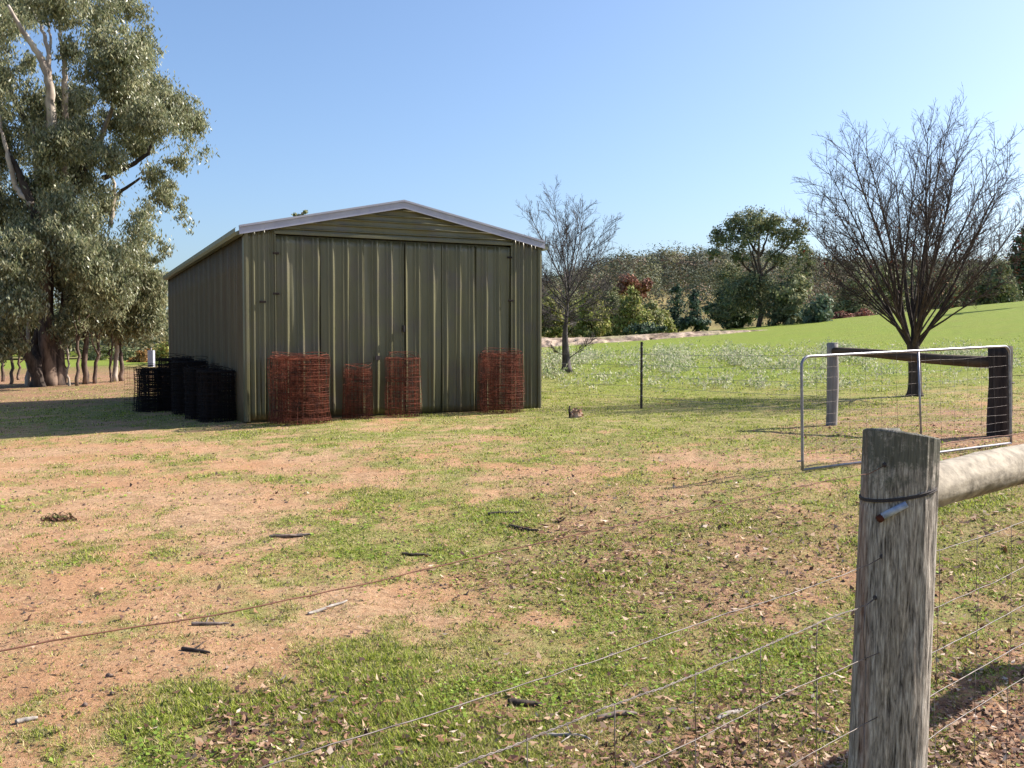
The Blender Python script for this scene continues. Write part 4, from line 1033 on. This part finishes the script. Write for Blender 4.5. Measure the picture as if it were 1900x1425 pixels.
def hill():
    th = np.radians(np.arange(-46, 46, .35)); r = 100*(620/100)**np.linspace(0, 1, 60)
    T, Rr = np.meshgrid(th, r); X = Rr*np.sin(T); Y = Rr*np.cos(T)
    Z = hillz(X, Y); V = np.stack([X, Y, Z], -1).reshape(-1, 3); nt_ = len(th)
    i = np.arange(len(r)-1)[:, None]*nt_; j = np.arange(nt_-1)[None]
    Fq = np.stack([i+j, i+nt_+j, i+nt_+j+1, i+j+1], -1).reshape(-1, 4)
    m = noise_mat("hillside", (.10, .09, .035), (.30, .23, .10), (.06, .06, .06), 8, .95, .1, .6, 1.0, c3=(.12, .14, .04), scale3=.03)
    tag(mesh("hill", V, Fq, m, None, True), "wooded hillside rising behind the paddock", kind="structure")
hill()
def far_trees():
    rg = np.random.default_rng(77)
    Vs, Fs, Cs = [], [], []; off = 0
    def crown(x, y, z, w_, h_, base, n, ls):
        nonlocal off
        c = np.array([x, y, z+h_*.55])
        d = rg.normal(size=(n, 3)); d /= np.linalg.norm(d, axis=1)[:, None]
        q = c+d*np.array([w_/2, w_/2, h_/2])*(.6+.4*rg.random(n)**.7)[:, None]*(1+.18*np.sin(d[:, :1]*5+x)+.12*np.sin(d[:, 2:]*7+y))
        nn = d+rg.normal(size=(n, 3))*.3+np.array([0, 0, .2]); nn /= np.linalg.norm(nn, axis=1)[:, None]; dd_ = rg.normal(size=(n, 3)); dd_ -= nn*(dd_*nn).sum(1)[:, None]
        V, Fq = leaf_quads(q, dd_, nn, ls*(.8+.8*rg.random(n)), ls*.8)
        Vs.append(V); Fs.append(Fq+off); off += len(V)
        Cs.append(np.repeat(base*(.8+.4*rg.random((n, 1))), 4, 0))
    pal = np.array([(.09, .105, .06), (.125, .125, .06), (.155, .14, .075), (.08, .095, .065), (.17, .12, .085), (.11, .12, .085)])
    n = 1500
    for i in range(n):
        Y = 150+210*rg.random()**.7; px = rg.uniform(960, 2050); X = (px-950)/F*Y
        if Y < 230 and rg.random() < .6 and 1200 < px < 1380: continue
        c = pal[rg.integers(0, len(pal))]
        s = rg.uniform(4.5, 9); crown(X, Y, float(hillz(np.array([X]), np.array([Y]))[0])-.3, s*1.15, s*1.1, c*rg.uniform(.5, 1.4), 200, .55*Y/250)
    for i in range(300):    # ridge line crowns
        px = rg.uniform(900, 2100); Y = 338+rg.normal()*8; X = (px-950)/F*Y
        s = rg.uniform(3, 11); crown(X, Y, float(hillz(np.array([X]), np.array([Y]))[0])+.3, s*1.2, s*1.05, pal[rg.integers(0, 4)]*1.05, 260, .5)
    for i in range(500):    # grove behind the left gums
        Y = 105+110*rg.random(); px = rg.uniform(-160, 420); X = (px-950)/F*Y; s = rg.uniform(4, 8.5)
        crown(X, Y, .2, s*1.2, s, pal[rg.integers(0, 4)]*1.25, 70, .55)
    tag(mesh("far_woodland", np.concatenate(Vs), np.concatenate(Fs), m_far, None, False, np.concatenate(Cs)), "scrubby forest covering the far hill", "woodland", kind="stuff")
far_trees()
YG = [(.23, .26, .065), (.31, .31, .09), (.16, .19, .06), (.34, .30, .13)]
OL = [(.16, .185, .09), (.24, .25, .12), (.12, .145, .075), (.30, .28, .15)]
DK = [(.05, .085, .055), (.075, .11, .065), (.045, .07, .05)]
RD = [(.22, .08, .06), (.28, .12, .08), (.17, .07, .055), (.24, .15, .09)]
BG = [(.11, .16, .11), (.17, .22, .14), (.09, .13, .085), (.21, .24, .16)]
def shrub(px, yb, Yd, blobs, pal, label, name, cat, n=2600, ls=.34, trunk=.0, group=None, mat=None, tr_top=None):
    rg = np.random.default_rng(int(px*3+yb+Yd)); b = P(px, yb, Yd); S = Yd/F
    e = empty(name, b, label, cat, group)
    if not trunk and yb > 590: blobs = list(blobs)+[(px-(i-1)*8, yb-5, 15, 11) for i in range(3)]
    bl = [(P(cx, cy, Yd+rg.normal()*.6)-b, np.array([rx*S, rx*S, ry*S])) for cx, cy, rx, ry in blobs]
    V, Fq, col, q = foliage(bl, n, ls, pal, rg, .25, 34, .34, 1.0)
    mesh("crown", V, Fq, m_far, e, False, col)
    T = Tubes(); tz = tr_top if tr_top is not None else min(cy for _, cy, _, _ in blobs)
    tp = P(px, tz, Yd)-b; T.add(curve_pts((0, 0, -1.5), tp, 8, (0, 0, 0), rg, .015), np.linspace(max(trunk, .10), .05, 8), 7); T.build("trunk", m_bark_g if trunk else m_bark_d, e)
    if trunk:
        for cc, rr in bl[:7]:
            T = Tubes(); f = .35+.4*rg.random(); T.add(curve_pts(tp*f, cc, 6, (0, 0, -.2), rg, .03), np.linspace(trunk*.5, .04, 6), 5); T.build("limb", m_bark_g, e)
    return e
shrub(1409, 606, 78, [(1400,410,34,22),(1360,412,22,18),(1345,440,26,22),(1385,440,30,24),(1430,415,28,20),(1455,440,26,24),(1480,430,18,24),(1325,470,14,16),(1490,470,20,24),(1440,480,24,16),(1370,480,18,14),(1478,510,24,30),(1390,520,34,18),(1450,540,28,28),(1360,545,30,34),(1500,500,12,30),(1330,440,14,14),(1390,560,36,24),(1440,575,34,22),(1345,580,26,20),(1410,530,40,22),(1470,550,26,26),(1350,510,26,26)], OL+BG[:1]+[(.15,.15,.08)], "tall spreading gum with an open crown beyond the clay bank", "gum_tree", "tree", 32000, .20, .26, tr_top=420)
shrub(1362, 608, 82, [(1362,545,28,40),(1340,580,22,24),(1385,585,26,22)], DK+OL[:1], "dark bushy tree against the left side of the tall spreading gum", "bushy_tree", "tree", 5200)
shrub(1475, 606, 76, [(1470,560,30,38),(1450,590,24,16),(1495,590,26,20),(1480,530,24,20)], OL, "olive bushy tree against the right side of the tall spreading gum", "bushy_tree", "tree", 5200)
shrub(1518, 606, 74, [(1518,575,22,26),(1500,592,18,14),(1530,592,12,12)], BG, "low blue green shrub at the top end of the clay bank", "shrub", "shrub", 2600)
shrub(1258, 606, 96, [(1256,545,11,20),(1256,575,15,28),(1254,596,16,14)], DK, "narrow dark conifer-like tree beyond the bank, left one of the pair", "dark_tree", "tree", 2600, .3)
shrub(1292, 606, 94, [(1290,590,20,20),(1278,598,18,12),(1302,602,16,10),(1288,565,12,16)], DK, "broad dark tree beyond the bank, right one of the pair", "dark_tree", "tree", 2800, .3)
shrub(1288, 570, 120, [(1289,550,10,16),(1288,560,10,10)], DK, "small dark tree up the open slope above the dark pair", "dark_tree", "tree", 1100, .35)
shrub(1318, 582, 118, [(1318,572,11,12)], DK, "tiny dark bush on the open slope beside the bushy tree", "dark_bush", "shrub", 700, .35)
shrub(1164, 600, 110, [(1165,528,22,18),(1180,540,18,18),(1150,545,14,14),(1195,530,16,12),(1170,560,16,14)], RD, "russet leaved tree standing out red below the hill's skyline", "russet_tree", "tree", 3600, .36, .14)
for px, w_, h_, pal, lab, Yd in ((1022, 26, 44, YG, "yellow green shrub touching the shed's right edge", 84), (1060, 30, 52, OL, "olive shrub directly behind the smaller leafless tree", 88), (1098, 28, 50, YG, "tall yellow green shrub right of the smaller leafless tree", 82),
        (1135, 28, 56, OL, "tall olive shrub left of and below the russet tree", 86), (1172, 26, 50, YG, "yellow green shrub directly below the russet tree", 80), (1205, 24, 34, OL+YG, "rounded olive shrub between the russet tree and the dark pair", 84), (1232, 16, 26, YG, "small yellow green shrub left of the narrow dark tree", 90)):
    yb = 622; shrub(px, yb, Yd, [(px, yb-h_*.9, w_*.95, h_*.55), (px-w_*.6, yb-h_*.45, w_*.8, h_*.5), (px+w_*.6, yb-h_*.4, w_*.8, h_*.5), (px-w_*.3, yb-h_*1.2, w_*.6, h_*.4), (px+2, yb-h_*1.5, w_*.5, h_*.35)], pal, lab, "shrub", "shrub", 7000, .26, group="shrubs beyond the clay bank")
shrub(1196, 616, 66, [(1170,610,20,6),(1200,608,24,7),(1225,611,18,5)], DK, "low dark bush sprawling along the top of the clay bank", "low_bush", "shrub", 1500, .22)
# row behind the right tree
for px, yb, w_, h_, pal, lab, Yd in ((1560, 604, 26, 22, RD, "low rusty red scrub left of the round crowned tree's trunk", 96), (1590, 600, 46, 60, OL, "dark olive tree behind the left side of the round crowned tree", 104), (1640, 596, 44, 74, OL+YG[:1], "taller olive tree directly left behind the round crowned tree's stems", 106),
        (1600, 598, 20, 20, RD, "small dark red bush on the crest of the green rise", 100), (1700, 590, 46, 66, BG+OL, "grey green tree directly behind the round crowned tree's stems", 110), (1752, 585, 44, 58, OL+RD[:1], "brownish tree right behind the round crowned tree", 108),
        (1805, 578, 42, 56, OL, "olive tree over the crest of the green rise", 112), (1852, 570, 40, 62, OL+BG[:1], "olive grey tree between the crest and the picture's right edge", 110), (1895, 562, 40, 60, DK+OL, "dark tree low at the picture's right edge", 114)):
    h_ *= 1.3 if h_ > 30 else 1
    shrub(px, yb+10, Yd, [(px, yb-h_*.55, w_*.8, h_*.5), (px+w_*.2, yb-h_*.1, w_*.9, h_*.25), (px-w_*.4, yb-h_*.35, w_*.6, h_*.4), (px+w_*.4, yb-h_*.35, w_*.6, h_*.4), (px+w_*.1, yb-h_*.95, w_*.45, h_*.25)], pal, lab, "background_tree", "tree", 6500, .34, group="trees behind the green rise")
shrub(1908, 560, 62, [(1900,470,22,34),(1912,440,20,24),(1890,495,14,18),(1905,510,22,18)], DK+RD[:1]+OL[:1], "dark purplish tree rising at the picture's right edge", "edge_tree", "tree", 4200, .24, .15)
# left background
for px, w_, h_, pal, lab, Yd in ((262, 16, 26, [(.34, .17, .05), (.26, .14, .05), (.20, .13, .05)], "orange brown bush behind the bushy gum", 70), (298, 26, 36, YG+[(.26, .18, .06)], "yellow olive bush beside the shed's back corner", 74), (230, 24, 26, OL, "olive bush far behind the bushy gum's stems", 80), (180, 30, 30, OL+YG[:1], "olive bush far behind the twin clump", 84)):
    shrub(px, 676, Yd, [(px, 676-h_*.5, w_, h_*.5), (px+w_*.5, 676-h_*.8, w_*.6, h_*.4)], pal, lab, "bush", "shrub", 2200, .22)
def pale_marker():
    b = P(281, 682, 48); z = float(H(b[:1], b[1:2])[0]); w2 = 5/F*48; hh = P(281, 650, 48)[2]-z
    e = empty("tree_guard", (b[0], b[1], z), "small pale lilac tree guard out on the left grass", "tree guard")
    V = []; 
    for zz in (0, hh): V += [(-w2, -w2, zz), (w2, -w2, zz), (w2, w2, zz), (-w2, w2, zz)]
    o = mesh("sleeve", V, [(0, 1, 5, 4), (1, 2, 6, 5), (2, 3, 7, 6), (3, 0, 4, 7)], m_trim, e)
    T = Tubes(); T.add([(0, 0, -.1), (0, 0, hh*1.15)], .03, 6); T.build("stake", m_greywood, e)
pale_marker()
def thistles():
    rg = np.random.default_rng(14); C = []; c_n = 0
    n = 2000; Vs = []; Cs = []
    X = []; Y = []
    while len(X) < n:
        px = rg.uniform(1000, 1900); py = rg.uniform(640, 732)
        pr = math.exp(-((py-663)/17)**2)*(.95 if px < 1620 else .35)+.35*math.exp(-((py-705)/14)**2)*(1 if px < 1420 else .25)
        pr *= .04+2.2*max(0, float(fbm(np.array([px*.016]), np.array([py*.06]), 9, 3)[0])-.53)
        if rg.random() < pr:
            g = G_fast(px, py); X.append(g[0]); Y.append(g[1])
    X = np.array(X); Y = np.array(Y); Z = H(X, Y); k = 16
    C = np.repeat(np.stack([X, Y, Z], -1), k, 0); m = len(C)
    hgt = np.repeat(.10+.26*rg.random(n)**1.5, k)
    C = C+np.stack([rg.normal(size=m)*.09, rg.normal(size=m)*.09, hgt*rg.random(m)], -1)
    D = rg.normal(size=(m, 3)); D[:, 2] = np.abs(D[:, 2])+.4
    L_ = .05+.07*rg.random(m); V, Fq = leaf_quads(C, D, rg.normal(size=(m, 3)), L_, L_*.35)
    pal = np.array([(.48, .50, .32), (.30, .36, .16), (.60, .58, .42), (.20, .27, .09), (.48, .44, .32)])
    tag(mesh("thistles", V, Fq, m_weed, None, False, np.repeat(pal[rg.integers(0, 5, m)], 4, 0)), "pale silvery thistles growing in drifts across the green paddock", "thistles", kind="stuff")
_gy = 10*(75/10.)**np.linspace(0, 1, 160)
def G_fast(px, py):
    d = P(px, py, 1.0)-CAM; pts = CAM[None]+_gy[:, None]*d[None]
    h = H(pts[:, 0], pts[:, 1], False); i = int(np.argmax(pts[:, 2] < h)); 
    if i == 0: i = 159
    a = pts[i-1, 2]-h[i-1]; b_ = pts[i, 2]-h[i]; f = a/(a-b_+1e-9); f = min(max(f, 0), 1)
    return pts[i-1]*(1-f)+pts[i]*f
thistles()
# top of a far tree peeping over the roof
shrub(561, 560, 60, [(560, 394, 8, 9), (553, 402, 10, 8), (566, 404, 10, 8), (560, 420, 22, 14), (560, 460, 40, 40)], OL, "far tree whose tip shows above the shed's roof", "hidden_tree", "tree", 2600, .22, .15)

# ------------------------------------------------------------------ small things lying on the grass
def stick(px0, py0, px1, py1, r, mat, label, bend=.0, twigs=0):
    a = G(px0, py0); b = G(px1, py1); rg = np.random.default_rng(int(px0+py0))
    o_ = (a+b)/2; T = Tubes(); n = 9
    c = curve_pts(a-o_, b-o_, n, (bend, bend, 0), rg, .02)
    w_ = o_[None]+c; c[:, 2] = H(w_[:, 0], w_[:, 1])-o_[2]+r*.9
    T.add(c, r*np.array([1.0, 1.1, 1, .95, 1, .9, .85, .7, .5]), 7)
    for k in range(twigs):
        i = rg.integers(2, 7); e_ = c[i]+rg.normal(size=3)*np.array([.07, .07, .02])+np.array([0, 0, .02]); T.add([c[i], (c[i]+e_)/2, e_], [r*.5, r*.4, r*.2], 5)
    o = T.build("fallen_stick", mat, None); o.location = o_
    tag(o, label, "stick", "sticks lying about the paddock")
m_stick = noise_mat("dead_stick", (.10, .075, .065), (.24, .19, .17), (30, 30, 30), 5, .85, .2, .4, .003)
m_stickp = noise_mat("bleached_stick", (.20, .175, .155), (.38, .34, .31), (30, 30, 30), 5, .85, .2, .4, .003)
stick(1108, 1338, 1182, 1330, .012, m_stick, "thick grey broken stick below the twisted fence wire")
stick(944, 1309, 1006, 1313, .014, m_bark_d, "dark mossy stick on the grass left of the twisted fence wire")
stick(572, 1142, 644, 1118, .009, m_stickp, "bleached pale stick just under the rusty top wire")
stick(338, 1206, 390, 1214, .009, m_bark_d, "short dark stick on the bare earth below the rusty wire", 0, 1)
stick(355, 1161, 425, 1160, .010, m_stick, "grey forked stick crossing behind the rusty wire", 0, 2)
stick(945, 978, 1000, 988, .012, m_bark_d, "dark stick lying in the middle of the grass", 0, 1)
stick(905, 957, 965, 953, .014, m_bark_d, "dark lump ended stick beyond the middle of the grass")
stick(745, 1030, 800, 1034, .010, m_bark_d, "thin dark stick on the brightest grass patch")
stick(500, 998, 580, 994, .012, m_stick, "long low stick on bare earth in the middle distance", 0, 2)
stick(30, 1345, 70, 1335, .010, m_stickp, "reddish pale stick near the picture's lower left corner")
stick(1330, 1340, 1380, 1322, .010, m_stickp, "curved pale stick beside the leaning fence stay", .03)
stick(1500, 1352, 1560, 1372, .007, m_stickp, "thin pale stick among leaves at the post's foot")
stick(1010, 1368, 1095, 1376, .007, m_stickp, "thin straw coloured stick near the bottom of the picture", .02, 2)
def stone(px, py, r, label):
    g = G(px, py); rg = np.random.default_rng(int(px)); nA, nB = 10, 6; V = []; 
    for j in range(nB):
        ph = math.pi*j/(nB-1)
        for i in range(nA):
            a = 2*math.pi*i/nA; k = r*(1+.25*rg.normal()*.6); V.append((k*math.sin(ph)*math.cos(a), k*math.sin(ph)*math.sin(a)*.8, k*.65*math.cos(ph)+r*.35))
    Fc = [(j*nA+i, j*nA+(i+1) % nA, (j+1)*nA+(i+1) % nA, (j+1)*nA+i) for j in range(nB-1) for i in range(nA)]
    o = mesh("stone", V, Fc, m_stone, None, True); o.location = g; tag(o, label, "stone", "dark stones on the bare earth")
stone(203, 1256, .016, "largest dark stone on the bare earth under the rusty wire")
stone(157, 1310, .014, "dark stone lower left, alone on the bare earth")
stone(208, 1290, .012, "dark stone just below the largest one")
stone(430, 1303, .013, "angular stone between the bare earth and the green patch")
stone(375, 1413, .016, "purplish stone at the bottom edge among grass")
stone(598, 1268, .014, "brown stone on the edge of the lower green patch")
def stump():
    g = G(1066, 775); e = empty("rotten_stump", g, "small tan rotten stump with a dark upright stick, right of the shed on the grass", "stump")
    rg = np.random.default_rng(2); nA, nB = 14, 8; V = []
    for j in range(nB):
        ph = math.pi*.5*j/(nB-1)
        for i in range(nA):
            a = 2*math.pi*i/nA; k = 1+.18*rg.normal()*.7
            V.append((.12*k*math.cos(ph)*math.cos(a)+.03, .09*k*math.cos(ph)*math.sin(a), .15*k*math.sin(ph)-.01))
    Fc = [(j*nA+i, j*nA+(i+1) % nA, (j+1)*nA+(i+1) % nA, (j+1)*nA+i) for j in range(nB-1) for i in range(nA)]
    mesh("stump_wood", V, Fc, noise_mat("rotten_wood", (.20, .09, .05), (.62, .42, .30), (14, 14, 14), 5, .9, .1, .6, .02), e)
    T = Tubes(); T.add([(-.07, -.02, -.02), (-.09, -.02, .10), (-.085, -.02, .20)], [.022, .018, .012], 7); T.build("upright_stick", m_bark_d, e)
stump()
def clump(px, py, w_, label, name="leaf_clump"):
    g = G(px, py); rg = np.random.default_rng(int(px)); n = 260
    C = np.stack([rg.normal(size=n)*w_*.45, rg.normal(size=n)*w_*.3, np.abs(rg.normal(size=n))*w_*.16], -1)
    D = rg.normal(size=(n, 3)); V, Fq = leaf_quads(C, D, rg.normal(size=(n, 3)), .05, .018)
    pal = np.array([(.12, .06, .04), (.22, .12, .07), (.34, .22, .13), (.12, .13, .04)])
    o = mesh(name, V, Fq, m_litter, None, False, np.repeat(pal[rg.integers(0, 4, n)], 4, 0)); o.location = g; tag(o, label, "leaf clump", kind="thing")
clump(108, 966, .13, "small brown clump of twigs and leaves on the bare earth at left")
